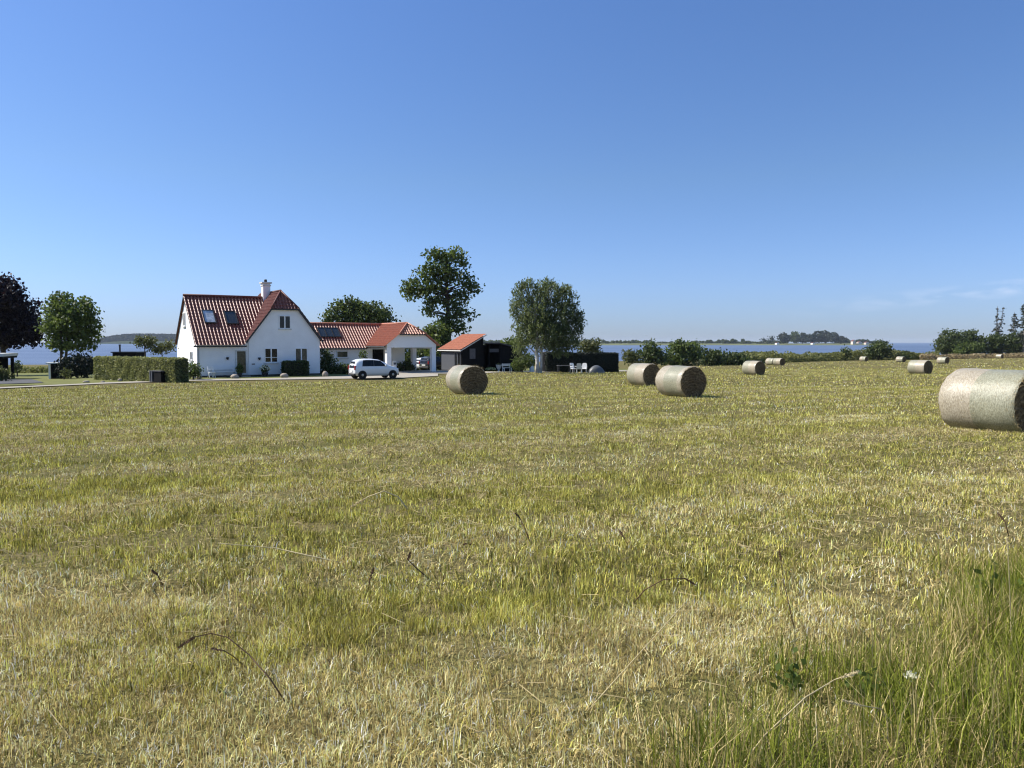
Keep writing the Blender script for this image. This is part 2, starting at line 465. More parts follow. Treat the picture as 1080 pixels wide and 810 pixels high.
# draped ribbons: gravel drive and lawns
def ribbon(name, A, B, m, lift, label, cat, n=60, k=10):
    def res(P):
        P = [Vector((*q, 0)) for q in P]
        ln = [0]
        for a, b in zip(P, P[1:]): ln.append(ln[-1] + (b - a).length)
        out = []
        for i in range(n + 1):
            t = ln[-1] * i / n
            q = max(q for q in range(len(ln)) if ln[q] <= t + 1e-9); q = min(q, len(P) - 2)
            out.append(P[q].lerp(P[q + 1], (t - ln[q]) / max(1e-9, ln[q + 1] - ln[q])))
        return out
    a, b = res(A), res(B); V = []
    for i in range(n + 1):
        for q in range(k + 1):
            c = a[i].lerp(b[i], q / k); V.append((c.x, c.y, G(c.x, c.y) + lift))
    Fc = [(i * (k + 1) + q, i * (k + 1) + q + 1, (i + 1) * (k + 1) + q + 1, (i + 1) * (k + 1) + q) for i in range(n) for q in range(k)]
    me = bpy.data.meshes.new(name); me.from_pydata(V, [], Fc); me.update()
    o = link(name, me, m); bm = bmesh.new(); bm.from_mesh(me); bmesh.ops.recalc_face_normals(bm, faces=bm.faces)
    if sum(q.normal.z for q in bm.faces) < 0: bmesh.ops.reverse_faces(bm, faces=bm.faces)
    bm.to_mesh(me); bm.free()
    return tag(o, label, cat, kind='structure')

M['lawn'] = mat('lawn', (.15, .155, .052), .95, .1, noise=.3, nscale=1.5, coord='Object')
M['darksoil'] = mat('bare_earth', (.10, .08, .055), .95, .1, noise=.3, nscale=3)
ribbon('lawn', [(-34, 46), (-22, 55), (-14, 58.3), (-6, 66.5), (-1.5, 81), (13, 83)], [(-80, 92), (-52, 98), (-26, 104), (0, 108), (8, 104), (17, 97)], M['lawn'], .035,
      'garden lawn round the white house', 'lawn', 60, 30)
FE = [hit(px, py) for px, py in ((-30, 412), (40, 408.5), (110, 405.3), (200, 402.3), (290, 401), (345, 400.3), (420, 399.2), (462, 397))]
DE = [hit(px, py) for px, py in ((-30, 410.8), (40, 407.3), (110, 404.0), (200, 400.8), (290, 399.3), (345, 397.8), (420, 394.0), (462, 393))]
ribbon('driveway', [(q.x, q.y) for q in FE], [(q.x, q.y) for q in DE], M['gravel'], .05, 'pale gravel drive along the near edge of the garden', 'driveway', 80, 4)
GY = [hit(px, py) for px, py in ((405, 394.6), (425, 394), (448, 394.3), (475, 394.8), (492, 396))]
ribbon('gravel_yard', [(q.x, q.y) for q in GY], [(-13.0, 70), (-9.4, 77), (-7.2, 80), (-4.8, 80), (-2, 79)], M['gravel'], .065, 'pale gravel yard before the carport and red roofed shed', 'yard', 30, 10)
PA = [hit(px, py) for px, py in ((492, 396.5), (520, 393.4), (600, 392.6), (668, 392))]
PB = [hit(px, py) for px, py in ((492, 394.2), (520, 391.8), (600, 391.2), (668, 391))]
ribbon('path', [(q.x, q.y) for q in PA], [(q.x, q.y) for q in PB], M['gravel'], .05, 'pale track running past the dark sheds to the tall dark hedge', 'path', 30, 2)
PA = [hit(px, py) for px, py in ((-20, 406.5), (20, 405.5), (46, 404.5))]; PB = [hit(px, py) for px, py in ((-20, 401.5), (15, 401.3), (33, 401.0))]
ribbon('asphalt_drive', [(q.x, q.y) for q in PA], [(q.x, q.y) for q in PB], M['asphalt'], .075, 'grey asphalt apron before the carport shelter at far left', 'drive', 16, 6)

# ================================================================== GRASS
def blades(name, x, y, z, h, w, col, label, cat, lean=.5, tri=None, m=None, b=None):
    n = len(x); a = rng.uniform(0, 2 * math.pi, n); b = rng.uniform(0, 2 * math.pi, n) if b is None else b
    ln = np.abs(rng.normal(0, lean, n)); ln = np.minimum(ln, 2.6)
    tx, ty = np.cos(b) * ln * h, np.sin(b) * ln * h
    hz = h / np.sqrt(1 + ln * ln) * 1.15
    tx /= np.sqrt(1 + ln * ln); ty /= np.sqrt(1 + ln * ln)
    wx, wy = np.cos(a) * w / 2, np.sin(a) * w / 2
    if tri:
        V = np.empty((n, 3, 3))
        V[:, 0] = np.stack([x - wx, y - wy, z], -1); V[:, 1] = np.stack([x + wx, y + wy, z], -1); V[:, 2] = np.stack([x + tx, y + ty, z + hz], -1)
        loops = np.arange(3 * n); starts = np.arange(n) * 3; k = 3
    else:
        V = np.empty((n, 5, 3))
        V[:, 0] = np.stack([x - wx, y - wy, z - .01], -1); V[:, 1] = np.stack([x + wx, y + wy, z - .01], -1)
        V[:, 2] = np.stack([x + tx * .38 + wx * .8, y + ty * .38 + wy * .8, z + hz * .62], -1)
        V[:, 3] = np.stack([x + tx * .38 - wx * .8, y + ty * .38 - wy * .8, z + hz * .62], -1)
        V[:, 4] = np.stack([x + tx, y + ty, z + hz], -1)
        o = (np.arange(n) * 5)[:, None]
        loops = (o + np.array([[0, 1, 2, 3, 3, 2, 4]])).ravel()
        starts = ((np.arange(n) * 7)[:, None] + np.array([[0, 4]])).ravel(); k = 5
    C = np.ones((n, 4)); C[:, :3] = col
    me = fast_mesh(name, V.reshape(-1, 3), loops, starts, {'tint': np.repeat(C, k, 0)})
    return link(name, me, m)

M['grass'] = mat('grass_blades', (.2, .2, .1), .7, .10, trans=.2, attr='tint')

def field_edge(x):   # y of the far edge of the mown field as a function of x / y
    return None

def in_field(x, y):
    u = x / y
    us = np.array([-.72, -.665, -.53, -.419, -.31, -.24, -.148, -.098, -.06, -.025, .07, .155, .2, .26, .32, .45, .6, .75])
    ds = np.array([39, 41.3, 46.3, 51.3, 53.3, 54.3, 56, 60, 66, 76, 79.5, 82, 105, 140, 150, 200, 225, 225])
    return y < np.interp(u, us, ds)

def verge(x, y):
    """1 in the uncut verge at the lower right"""
    # line from (.25, 2.5) to (3.6, 5.4), verge lies to the right/near side
    q = (x - .25) * .655 - (y - 2.5) * .756
    q = q + .55 * (vnoise(x, y, .6, 5) - .5) + .25 * (vnoise(x, y, .2, 6) - .5)
    return sstep(-.28, .42, q)

def verge_q(x, y): return (x - .25) * .655 - (y - 2.5) * .756

def pts(n, d0, d1, k=.78, m=1.6):
    d = np.sqrt(rng.uniform(d0 * d0, d1 * d1, n))
    x = rng.uniform(-1, 1, n) * (d * k + m)
    return x, d

def grass_colours(x, y, dens_soil=True):
    n = len(x)
    dry = .30 * vnoise(x, y, .8, 1) + .62 * vnoise(x, y, .16, 2) + .20 * vnoise(x, y, 6, 3)
    sw_ = swath(x, y)
    dry = dry + .62 * (sw_ - .5) * (1 - .6 * sstep(30, 70, y)) - .56 + .42 * sstep(-2.0, -.8, verge_q(x, y)) * (1 - sstep(-.5, .1, verge_q(x, y)))
    near = 1 - sstep(2.6, 5.0, y + .35 * x)
    dry = dry + .55 * near * (1 - verge(x, y)) - .05 + .16 * sstep(0, 5, x) * (1 - sstep(5, 11, y))
    pdry = np.clip(.45 + 1.15 * dry, .12, .94)
    isdry = rng.uniform(0, 1, n) < pdry
    t = rng.uniform(0, 1, n)[:, None]
    g = (1 - t) * np.array([.085, .098, .018]) + t * np.array([.54, .475, .125])
    s = (1 - t) * np.array([.19, .14, .058]) + t * np.array([1.0, .82, .37])
    c = np.where(isdry[:, None], s, g)
    c = c * (.7 + .6 * vnoise(x, y, .3, 9))[:, None]
    return c, isdry, pdry

def grow(parts, n, d0, d1, hgt, wid, lean, tri):
    tn = 7
    x, y = pts(n // tn, d0, d1)
    ok = in_field(x, y); x, y = x[ok], y[ok]
    nb = len(x)
    tb = np.repeat(np.exp(rng.normal(0, .40, nb)), tn); th = np.repeat(rng.uniform(.6, 1.5, nb), tn); tdir = np.repeat(rng.uniform(0, 2 * math.pi, nb), tn) + rng.normal(0, .8, nb * tn)
    sp = np.repeat(.012 + .0045 * y, tn)
    x = np.repeat(x, tn) + rng.normal(0, 1, nb * tn) * sp; y = np.repeat(y, tn) + rng.normal(0, 1, nb * tn) * sp
    def sub(ok):
        nonlocal x, y, tb, th, tdir
        x, y, tb, th, tdir = x[ok], y[ok], tb[ok], th[ok], tdir[ok]
    sub(y > 1.2)
    # thin where the earth shows
    bare = vnoise(x, y, .55, 14) * .55 + vnoise(x, y, .17, 15) * .45 + .34 * (1 - sstep(.0, .16, swath(x, y))) * sstep(.4, .75, vnoise(x, y, 1.3, 17))
    sub((bare < .66) | (rng.uniform(0, 1, len(x)) < .22))
    v = verge(x, y); sub(rng.uniform(0, 1, len(x)) > v)
    c, isdry, pd = grass_colours(x, y)
    c = np.clip(c * (tb * np.exp(rng.normal(0, .38, len(x))))[:, None] * 1.16, 0, .88)
    h = hgt * th * rng.uniform(.45, 1.35, len(x)) * np.where(isdry, .8, 1.1) * (.65 + .7 * vnoise(x, y, .3, 4))
    w = wid * rng.uniform(.6, 1.4, len(x))
    parts.append((x, y, gnd(x, y), h, w, c, np.where(isdry, lean * 2.2, lean), tdir))

near_parts, far_parts = [], []
grow(near_parts, 300000, 1.9, 4.6, .046, .0032, 1.1, False)
grow(near_parts, 300000, 4.4, 9.5, .046, .0054, 1.05, False)
grow(far_parts, 270000, 9.2, 20, .048, .0105, .9, True)
grow(far_parts, 230000, 19.5, 42, .058, .019, .9, True)
grow(far_parts, 200000, 41, 95, .075, .042, .8, True)
grow(far_parts, 60000, 90, 225, .10, .11, .7, True)
def emit(name, parts, label):
    x, y, z, h, w, c, ln = [np.concatenate([q[i] for q in parts]) for i in range(7)]
    o = blades(name, x, y, z, h, w, c, label, 'grass', lean=ln, tri=name != 'stubble', m=M['grass'], b=np.concatenate([q[7] for q in parts]))
    return tag(o, label, 'grass', kind='stuff')
emit('stubble', near_parts, 'short cut stubble, green and straw coloured, close to the camera')
emit('meadow_grass', far_parts, 'short regrown meadow grass across the rest of the hay field')

# uncut verge: tall green and tan blades
n = 210000
x = rng.uniform(-.6, 6.5, n); y = np.sqrt(rng.uniform(1.3 ** 2, 7.2 ** 2, n))
v = verge(x, y); ok = rng.uniform(0, 1, n) < v; x, y, v = x[ok], y[ok], v[ok]
dn = vnoise(x, y, .5, 21) * .6 + vnoise(x, y, .16, 22) * .4
dry = rng.uniform(0, 1, len(x)) < np.clip(.30 + 1.4 * (dn - .5) - .12 * v + .35 * (1 - v), .05, .9)
t = rng.uniform(0, 1, len(x))[:, None]
c = np.where(dry[:, None], (1 - t) * np.array([.24, .18, .07]) + t * np.array([.68, .56, .26]),
             (1 - t) * np.array([.055, .080, .011]) + t * np.array([.30, .325, .050]))
h = (.06 + .15 * v) * rng.uniform(.4, 1.45, len(x)) * (.6 + .8 * vnoise(x, y, .35, 23))
tag(blades('verge_grass', x, y, gnd(x, y), h, rng.uniform(.002, .0052, len(x)), c, '', '', lean=np.full(len(x), 1.15), m=M['grass']),
    'tall uncut grass of the verge at the lower right', 'grass', kind='stuff')
# loose straw lying over the stubble
n = 42000
x, y = pts(n, 2.0, 16); ok = rng.uniform(0, 1, n) < np.clip(vnoise(x, y, .8, 41) * 1.6 - .35, .04, 1) * (1 - .6 * verge(x, y)); x, y = x[ok], y[ok]
a = rng.uniform(0, 2 * math.pi, len(x)); ln = rng.uniform(.04, .17, len(x)); wd = .0013 + .00045 * y
dx, dy = np.cos(a) * ln / 2, np.sin(a) * ln / 2; ox, oy = -np.sin(a) * wd, np.cos(a) * wd
z0 = gnd(x, y) + rng.uniform(.015, .06, len(x)); tl = rng.normal(0, .015, len(x))
V = np.stack([np.stack([x - dx, y - dy, z0 - tl], -1), np.stack([x - dx + ox, y - dy + oy, z0 - tl + .002], -1),
              np.stack([x + dx + ox, y + dy + oy, z0 + tl + .002], -1), np.stack([x + dx, y + dy, z0 + tl], -1)], 1)
C = np.ones((len(x), 4)); C[:, :3] = np.array([.42, .34, .18]) * rng.uniform(.5, 1.25, len(x))[:, None]
me = fast_mesh('loose_straw', V.reshape(-1, 3), np.arange(4 * len(x)), np.arange(len(x)) * 4, {'tint': np.repeat(C, 4, 0)})
tag(link('loose_straw', me, M['grass']), 'loose straw lying on the stubble', 'straw', kind='stuff')

# ================================================================== HAY BALES
BD, BL = 1.30, 1.62
def wrap_mat(name, cuts):
    """net wrap in bands along the bale axis (object x from -L/2 to L/2): tan straw showing through, or greenish net"""
    m = bpy.data.materials.new(name); m.use_nodes = True
    global N, L
    nt = m.node_tree; N = nt.nodes; L = nt.links; p = N['Principled BSDF']
    tc = N.new('ShaderNodeTexCoord'); sx = N.new('ShaderNodeSeparateXYZ'); L.new(tc.outputs['Object'], sx.inputs[0])
    mp = N.new('ShaderNodeMapping'); mp.inputs['Scale'].default_value = (70, 22, 22); mp.inputs['Rotation'].default_value = (.0, .12, .10); L.new(tc.outputs['Object'], mp.inputs[0])
    n1 = noise(1.0, 5, .7, mp.outputs[0])
    n2 = noise(9.0, 5, .65, tc.outputs['Object'])
    tan = ramp(n1, [(.32, (.15, .122, .080)), (.5, (.35, .305, .225)), (.70, (.58, .52, .40))])
    grn = ramp(n1, [(.32, (.11, .105, .065)), (.5, (.255, .25, .172)), (.70, (.43, .43, .32))])
    mr = N.new('ShaderNodeMapRange'); mr.inputs[1].default_value = -BL / 2; mr.inputs[2].default_value = BL / 2; L.new(sx.outputs[0], mr.inputs[0])
    wob = N.new('ShaderNodeMath'); wob.operation = 'MULTIPLY_ADD'; L.new(n2, wob.inputs[0]); wob.inputs[1].default_value = .035; L.new(mr.outputs[0], wob.inputs[2])
    r = N.new('ShaderNodeValToRGB'); r.color_ramp.interpolation = 'CONSTANT'
    while len(r.color_ramp.elements) < len(cuts): r.color_ramp.elements.new(.5)
    for e, (q, v) in zip(r.color_ramp.elements, cuts): e.position = q; e.color = (v, v, v, 1)
    L.new(wob.outputs[0], r.inputs[0])
    L.new(mixc(r.outputs[0], tan, grn), p.inputs['Base Color'])
    p.inputs['Roughness'].default_value = .38; p.inputs['Specular IOR Level'].default_value = .45
    b = N.new('ShaderNodeBump'); b.inputs['Strength'].default_value = .55; b.inputs['Distance'].default_value = .012
    L.new(n1, b.inputs['Height']); L.new(b.outputs[0], p.inputs['Normal'])
    return m
WM = [wrap_mat('net_wrap_tan_then_green', [(0, 0), (.46, .95)]),
      wrap_mat('net_wrap_tan_green_tan', [(0, .1), (.35, .9), (.86, .15)]),
      wrap_mat('net_wrap_green_then_tan', [(0, .75), (.5, .05)])]
em = bpy.data.materials.new('rolled_hay_end'); em.use_nodes = True
nt = em.node_tree; N = nt.nodes; L = nt.links; p = N['Principled BSDF']
tc = N.new('ShaderNodeTexCoord'); sx = N.new('ShaderNodeSeparateXYZ'); L.new(tc.outputs['Object'], sx.inputs[0])
wv = N.new('ShaderNodeTexWave'); wv.wave_type = 'RINGS'; wv.rings_direction = 'X'; wv.inputs['Scale'].default_value = 3.0; wv.inputs['Distortion'].default_value = 6.0
wv.inputs['Detail'].default_value = 4; wv.inputs['Detail Scale'].default_value = 2.5; L.new(tc.outputs['Object'], wv.inputs['Vector'])
nn = noise(13, 7, .8, tc.outputs['Object'])
ad = N.new('ShaderNodeMath'); ad.operation = 'MULTIPLY_ADD'; L.new(wv.outputs['Fac'], ad.inputs[0]); ad.inputs[1].default_value = .11; L.new(nn, ad.inputs[2])
L.new(ramp(ad.outputs[0], [(.35, (.045, .029, .016)), (.55, (.135, .092, .048)), (.76, (.33, .235, .125))]), p.inputs['Base Color'])
p.inputs['Roughness'].default_value = .9; p.inputs['Specular IOR Level'].default_value = .1
b = N.new('ShaderNodeBump'); b.inputs['Strength'].default_value = .6; b.inputs['Distance'].default_value = .04
L.new(ad.outputs[0], b.inputs['Height']); L.new(b.outputs[0], p.inputs['Normal'])

def bale_meshes(seed):
    r = np.random.default_rng(seed); nA, nX = 56, 13
    V, Fc = [], []
    ph = r.uniform(0, 6.28, 4)
    def rad(an, x):
        e = 1 + .016 * math.sin(2 * an + ph[0]) + .008 * math.sin(5 * an + ph[1] + x * 2) + .011 * math.sin(7 * x + ph[2]) + .004 * math.sin(11 * an + 9 * x + ph[3])
        return BD / 2 * e
    for i in range(nX):
        x = -BL / 2 + BL * i / (nX - 1)
        sh = {0: .955, 1: .99, nX - 2: .99, nX - 1: .955}.get(i, 1)
        if i == 1: x = -BL / 2 + .05
        if i == nX - 2: x = BL / 2 - .05
        for k in range(nA):
            an = 2 * math.pi * k / nA; q = rad(an, x) * (1 - (1 - sh) * r.uniform(.5, 1.5)) * (1 + r.normal(0, .003))
            zz = math.sin(an) * q; yy = math.cos(an) * q
            if zz < -BD / 2 * .93: zz = -BD / 2 * .93 - (abs(zz) - BD / 2 * .93) * .25; yy *= 1.02
            V.append((x, yy, zz + BD / 2 * .95))
    for i in range(nX - 1):
        for k in range(nA):
            k2 = (k + 1) % nA; Fc.append((i * nA + k, (i + 1) * nA + k, (i + 1) * nA + k2, i * nA + k2))
    me = bpy.data.meshes.new('net_wrap'); me.from_pydata(V, [], Fc); me.update()
    me.polygons.foreach_set('use_smooth', [True] * len(Fc))
    ends = []
    for s, row in ((-1, 0), (1, nX - 1)):
        ring = V[row * nA:(row + 1) * nA]; c = Vector((0, 0, BD / 2 * .95))
        W, Fe = [], []; K = 7
        for q in range(K):
            f = 1 - q / K
            for k in range(nA):
                p_ = Vector(ring[k]); d_ = Vector((0, p_.y, p_.z - c.z)) * f
                W.append((p_.x + s * (.02 * (1 - f) + (0 if q == 0 else r.normal(0, .008))), d_.y, d_.z + c.z))
        W.append((s * (BL / 2 + .02), 0, c.z))
        for q in range(K - 1):
            for k in range(nA):
                k2 = (k + 1) % nA; fc = (q * nA + k, q * nA + k2, (q + 1) * nA + k2, (q + 1) * nA + k)
                Fe.append(fc if s > 0 else fc[::-1])
        for k in range(nA):
            k2 = (k + 1) % nA; fc = ((K - 1) * nA + k, (K - 1) * nA + k2, len(W) - 1); Fe.append(fc if s > 0 else fc[::-1])
        m2 = bpy.data.meshes.new('hay_end'); m2.from_pydata(W, [], Fe); m2.update(); ends.append(m2)
    # loose straws sticking out at the rims and ends
    n = 1700; an = r.uniform(0, 2 * math.pi, n); s = np.where(r.uniform(0, 1, n) < .62, 1, -1)
    q = BD / 2 * np.where(r.uniform(0, 1, n) < .7, r.uniform(.93, 1.0, n), np.sqrt(r.uniform(0, 1, n)))
    P = np.stack([s * (BL / 2 + r.uniform(-.06, .02, n)), np.cos(an) * q, np.sin(an) * q + BD / 2 * .95], -1)
    D = np.stack([s * r.uniform(.0, 1, n), np.cos(an) * r.uniform(-.3, .9, n) + r.normal(0, .6, n), np.sin(an) * r.uniform(-.3, .8, n) + r.normal(0, .6, n)], -1)
    D /= np.linalg.norm(D, axis=1)[:, None]; ln = r.uniform(.03, .17, n)[:, None] * r.uniform(.4, 1, n)[:, None]
    B = np.cross(D, r.normal(size=(n, 3))); B /= np.linalg.norm(B, axis=1)[:, None]; wd = .0035
    VV = np.stack([P - B * wd, P + B * wd, P + D * ln], 1)
    # short straws poking through the net all over the drum
    n2 = 1300; an = r.uniform(0, 2 * math.pi, n2); xx = r.uniform(-BL / 2 + .02, BL / 2 - .02, n2); q = BD / 2 * 1.004
    P2 = np.stack([xx, np.cos(an) * q, np.sin(an) * q + BD / 2 * .95], -1); ok = P2[:, 2] > .06; P2 = P2[ok]; an = an[ok]; n2 = len(P2)
    T2 = np.stack([np.zeros(n2), -np.sin(an), np.cos(an)], -1); N2 = np.stack([np.zeros(n2), np.cos(an), np.sin(an)], -1); th_ = r.normal(0, .8, n2)[:, None]
    D2 = np.cos(th_) * np.array([[1., 0, 0]]) + np.sin(th_) * T2 + N2 * r.uniform(.0, .28, n2)[:, None]
    B2 = np.cross(D2, N2); B2 /= np.linalg.norm(B2, axis=1)[:, None] + 1e-9
    VV = np.concatenate([VV, np.stack([P2 - B2 * .0017, P2 + B2 * .0017, P2 + D2 * r.uniform(.03, .11, n2)[:, None]], 1)]); n += n2
    fz = fast_mesh('loose_straw', VV.reshape(-1, 3), np.arange(3 * n), np.arange(n) * 3)
    return me, ends, fz
BM = [bale_meshes(s) for s in (3, 8, 15)]
def bale(px, d, variant, label, rz_off=0, fuzz=True):
    x = (px - 540) / F * d
    z = G(x, d)
    root = empty('round_bale', (x, d, z - .03), R(90 - 154) + rz_off, label, 'hay bale', 'round hay bales left on the mown field')
    me, ends, fz = BM[variant]
    me = me.copy() if me.materials and me.materials[0] != WM[variant] else me
    a = link('net_wrap', me, WM[variant], root)
    for e in ends:
        link('hay_end', e, em, root)
    if fuzz: link('loose_straw', fz, M['straw'], root)
    return root
bale(1051, 15.7, 0, 'largest and nearest bale, cut by the right edge of the picture', R(-3))
bale(492, 33.0, 1, 'bale standing alone before the red roofed black shed')
bale(718, 31.0, 1, 'front bale of the close middle pair, tan with a green middle band')
bale(679, 44.0, 2, 'rear bale of the close pair, half hidden behind the one in front')
bale(795, 68.5, 2, 'small bale before the dark bushes, a pair of smaller ones behind it to the right', fuzz=False)
bale(740, 158, 0, 'tiny bale seen over the top of the middle pair, against dark bushes', fuzz=False)
bale(813.5, 136, 0, 'left bale of the distant touching pair before the shore scrub', fuzz=False)
bale(821.5, 131, 2, 'right bale of the distant touching pair before the shore scrub, its dark end showing', fuzz=False)
bale(911, 190, 0, 'tiny distant bale just below the round shore bush', fuzz=False)
bale(950, 168, 0, 'distant bale immediately left of the mid sized green and tan bale on the right', fuzz=False)
bale(970.5, 69.5, 2, 'mid sized green and tan bale left of the largest one, two small ones beside it', fuzz=False)
bale(994.5, 140, 0, 'distant bale immediately right of the mid sized green and tan bale', fuzz=False)
bale(1054, 232, 2, 'farthest bale, at the field edge under the conifers', fuzz=False)

# ================================================================== THE WHITE HOUSE
HB = CZ - 2.78
HR = R(34)
house = empty('farmhouse', (-24.54, 60, HB), HR, 'whitewashed house with red tiled roofs, half hipped gable, low wing and carport', 'house')
def add(mb, name, m, parent=house, **k): return mb.build(name, M[m] if isinstance(m, str) else m, parent, **k)

def roof_patch(poly, O, es, et, period=.27, amp=.044, course=.36, step=.030):
    """wavy pantile sheet clipped to the convex outline poly, given in (along eave, up slope) metres"""
    O, es, et = Vector(O), Vector(es).normalized(), Vector(et).normalized(); n = es.cross(et)
    if n.z < 0: n = -n
    s0, s1 = min(q[0] for q in poly), max(q[0] for q in poly); t0, t1 = min(q[1] for q in poly), max(q[1] for q in poly)
    ns = int((s1 - s0) / period * 8) + 2; ncs = int((t1 - t0) / course) + 2
    V, rows = [], []
    for c in range(ncs):
        for tt, hh in ((t0 + c * course, step), (t0 + (c + 1) * course - .004, 0)):
            row = []
            for i in range(ns + 1):
                s = s0 + i * period / 8
                ph = 2 * math.pi * (i % 8) / 8
                hgt = amp * (math.sin(ph) + .35 * math.sin(2 * ph + .6)) + hh
                row.append(len(V)); V.append((s, tt, hgt))
            rows.append(row)
    bm = bmesh.new(); bv = [bm.verts.new(q) for q in V]
    for a, b in zip(rows, rows[1:]):
        for i in range(ns): bm.faces.new((bv[a[i]], bv[a[i + 1]], bv[b[i + 1]], bv[b[i]]))
    cxy = Vector((sum(q[0] for q in poly) / len(poly), sum(q[1] for q in poly) / len(poly), 0))
    for a, b in zip(poly, poly[1:] + poly[:1]):
        A, B = Vector((*a, 0)), Vector((*b, 0)); nn = Vector((-(B - A).y, (B - A).x, 0))
        if nn.dot(cxy - A) > 0: nn = -nn
        bmesh.ops.bisect_plane(bm, geom=bm.verts[:] + bm.edges[:] + bm.faces[:], plane_co=A, plane_no=nn, clear_outer=True)
    if es.cross(et).z < 0: bmesh.ops.reverse_faces(bm, faces=bm.faces)
    for v in bm.verts: v.co = O + es * v.co.x + et * v.co.y + n * v.co.z
    return bm, n

def roof(name, patches, m, parent=house, thick=.07):
    me = bpy.data.meshes.new(name); big = bmesh.new()
    for pt in patches:
        bm, n = roof_patch(*pt); tmp = bpy.data.meshes.new('t'); bm.to_mesh(tmp); bm.free(); big.from_mesh(tmp); bpy.data.meshes.remove(tmp)
    big.to_mesh(me); big.free()
    return link(name, me, M[m], parent)

# ---- walls (local frame: x along the front, y to the back)
mb = MB()
mb.prism([(0, 0, -.2), (0, 7.7, -.2), (0, 7.7, 2.70), (0, 3.85, 6.48), (0, 0, 2.70)], (4.2, 0, 0))
add(mb, 'wing_wall', 'plaster')
mid, hw = 6.89, 2.95
hipz = 5.52
mb = MB(); sl = (7.0 - 2.86) / 3.15
g = [(mid - hw, -.12, -.2), (mid + hw, -.12, -.2), (mid + hw, -.12, 7.0 - .12 - sl * hw), (mid + (7.0 - .1 - hipz) / sl, -.12, hipz), (mid - (7.0 - .1 - hipz) / sl, -.12, hipz), (mid - hw, -.12, 7.0 - .12 - sl * hw)]
mb.prism(g, (0, 7.85, 0)); add(mb, 'gable_wall', 'plaster')
mb = MB(); mb.box(9.75, 19.9, 4.2, 8.8, -.2, 2.45)
add(mb, 'annex_wall', 'plaster')
mb = MB(); mb.box(-.02, 9.86, -.15, 7.75, -.2, .16); mb.box(9.7, 16.3, 4.17, 4.3, -.2, .15)
add(mb, 'plinth', 'dark')

# ---- roofs
c45 = (6.52 - 2.62) / 4.1
T = math.hypot(3.98, 3.85)
L1 = math.hypot(4.25, 4.25 * .97)
et = Vector((0, 1, .97)).normalized()
T1 = (3.85 + .32) / et.y
roof('wing_roof', [([(0, 0), (3.72, 0), (6.81, T1), (0, T1)], (-.16, -.32, 6.60 - T1 * et.z), (1, 0, 0), et),
                   ([(0, 0), (3.72, 0), (6.81, T1), (0, T1)], (-.16, 8.02, 6.60 - T1 * et.z), (1, 0, 0), (0, -et.y, et.z))], 'tile_old')
# gable roof with half hips: ridge z 7.05
ex = Vector((1, 0, sl)).normalized(); Tg = 3.2 / ex.x; th = (7.05 - .02 - hipz) / ex.z
prof = [(-.38, 0), (8.05, 0), (8.05, Tg - th), (6.7, Tg), (.85, Tg), (-.38, Tg - th)]
O1 = (mid - 3.2, 0, 7.05 - Tg * ex.z)
hip_h = math.hypot(1.23, 7.05 - hipz); ehx = Vector((0, 1.23, 7.05 - hipz)).normalized(); hbw = th * ex.x
roof('gable_roof', [(prof, O1, (0, 1, 0), ex), (prof, (mid + 3.2, 0, 7.05 - Tg * ex.z), (0, 1, 0), (-ex.x, 0, ex.z)),
                    ([(-hbw, 0), (hbw, 0), (0, hip_h)], (mid, -.38, hipz), (1, 0, 0), ehx, .27),
                    ([(-hbw, 0), (hbw, 0), (0, hip_h)], (mid, 8.05, hipz), (1, 0, 0), (0, -ehx.y, ehx.z), .27)], 'tile_old')
ea = Vector((0, 1, .87)).normalized(); Ta = 2.62 / ea.y
roof('annex_roof', [([(0, 0), (9.6, 0), (9.6, Ta), (0, Ta)], (9.2, 6.5 - 2.62, 4.52 - Ta * ea.z), (1, 0, 0), ea),
                    ([(0, 0), (9.6, 0), (9.6, Ta), (0, Ta)], (9.2, 6.5 + 2.62, 4.52 - Ta * ea.z), (1, 0, 0), (0, -ea.y, ea.z))], 'tile_mid')
cm = 18.58; ec = Vector((1, 0, .75)).normalized(); Tc = 2.8 / ec.x; chz = 3.52; tch = (4.54 - chz) / ec.z
prof = [(-.32, 0), (9.1, 0), (9.1, Tc), (.95, Tc), (-.32, Tc - tch)]
chh = math.hypot(1.27, 4.54 - chz); ech = Vector((0, 1.27, 4.54 - chz)).normalized(); cbw = tch * ec.x
roof('carport_roof', [([(-.32, 0), (6.5, 0), (6.5, Tc), (.95, Tc), (-.32, Tc - tch)], (cm - 2.8, 0, 4.54 - Tc * ec.z), (0, 1, 0), ec),
                      (prof, (cm + 2.8, 0, 4.54 - Tc * ec.z), (0, 1, 0), (-ec.x, 0, ec.z)),
                      ([(-cbw, 0), (cbw, 0), (0, chh)], (cm, -.32, chz), (1, 0, 0), ech)], 'tile_new')
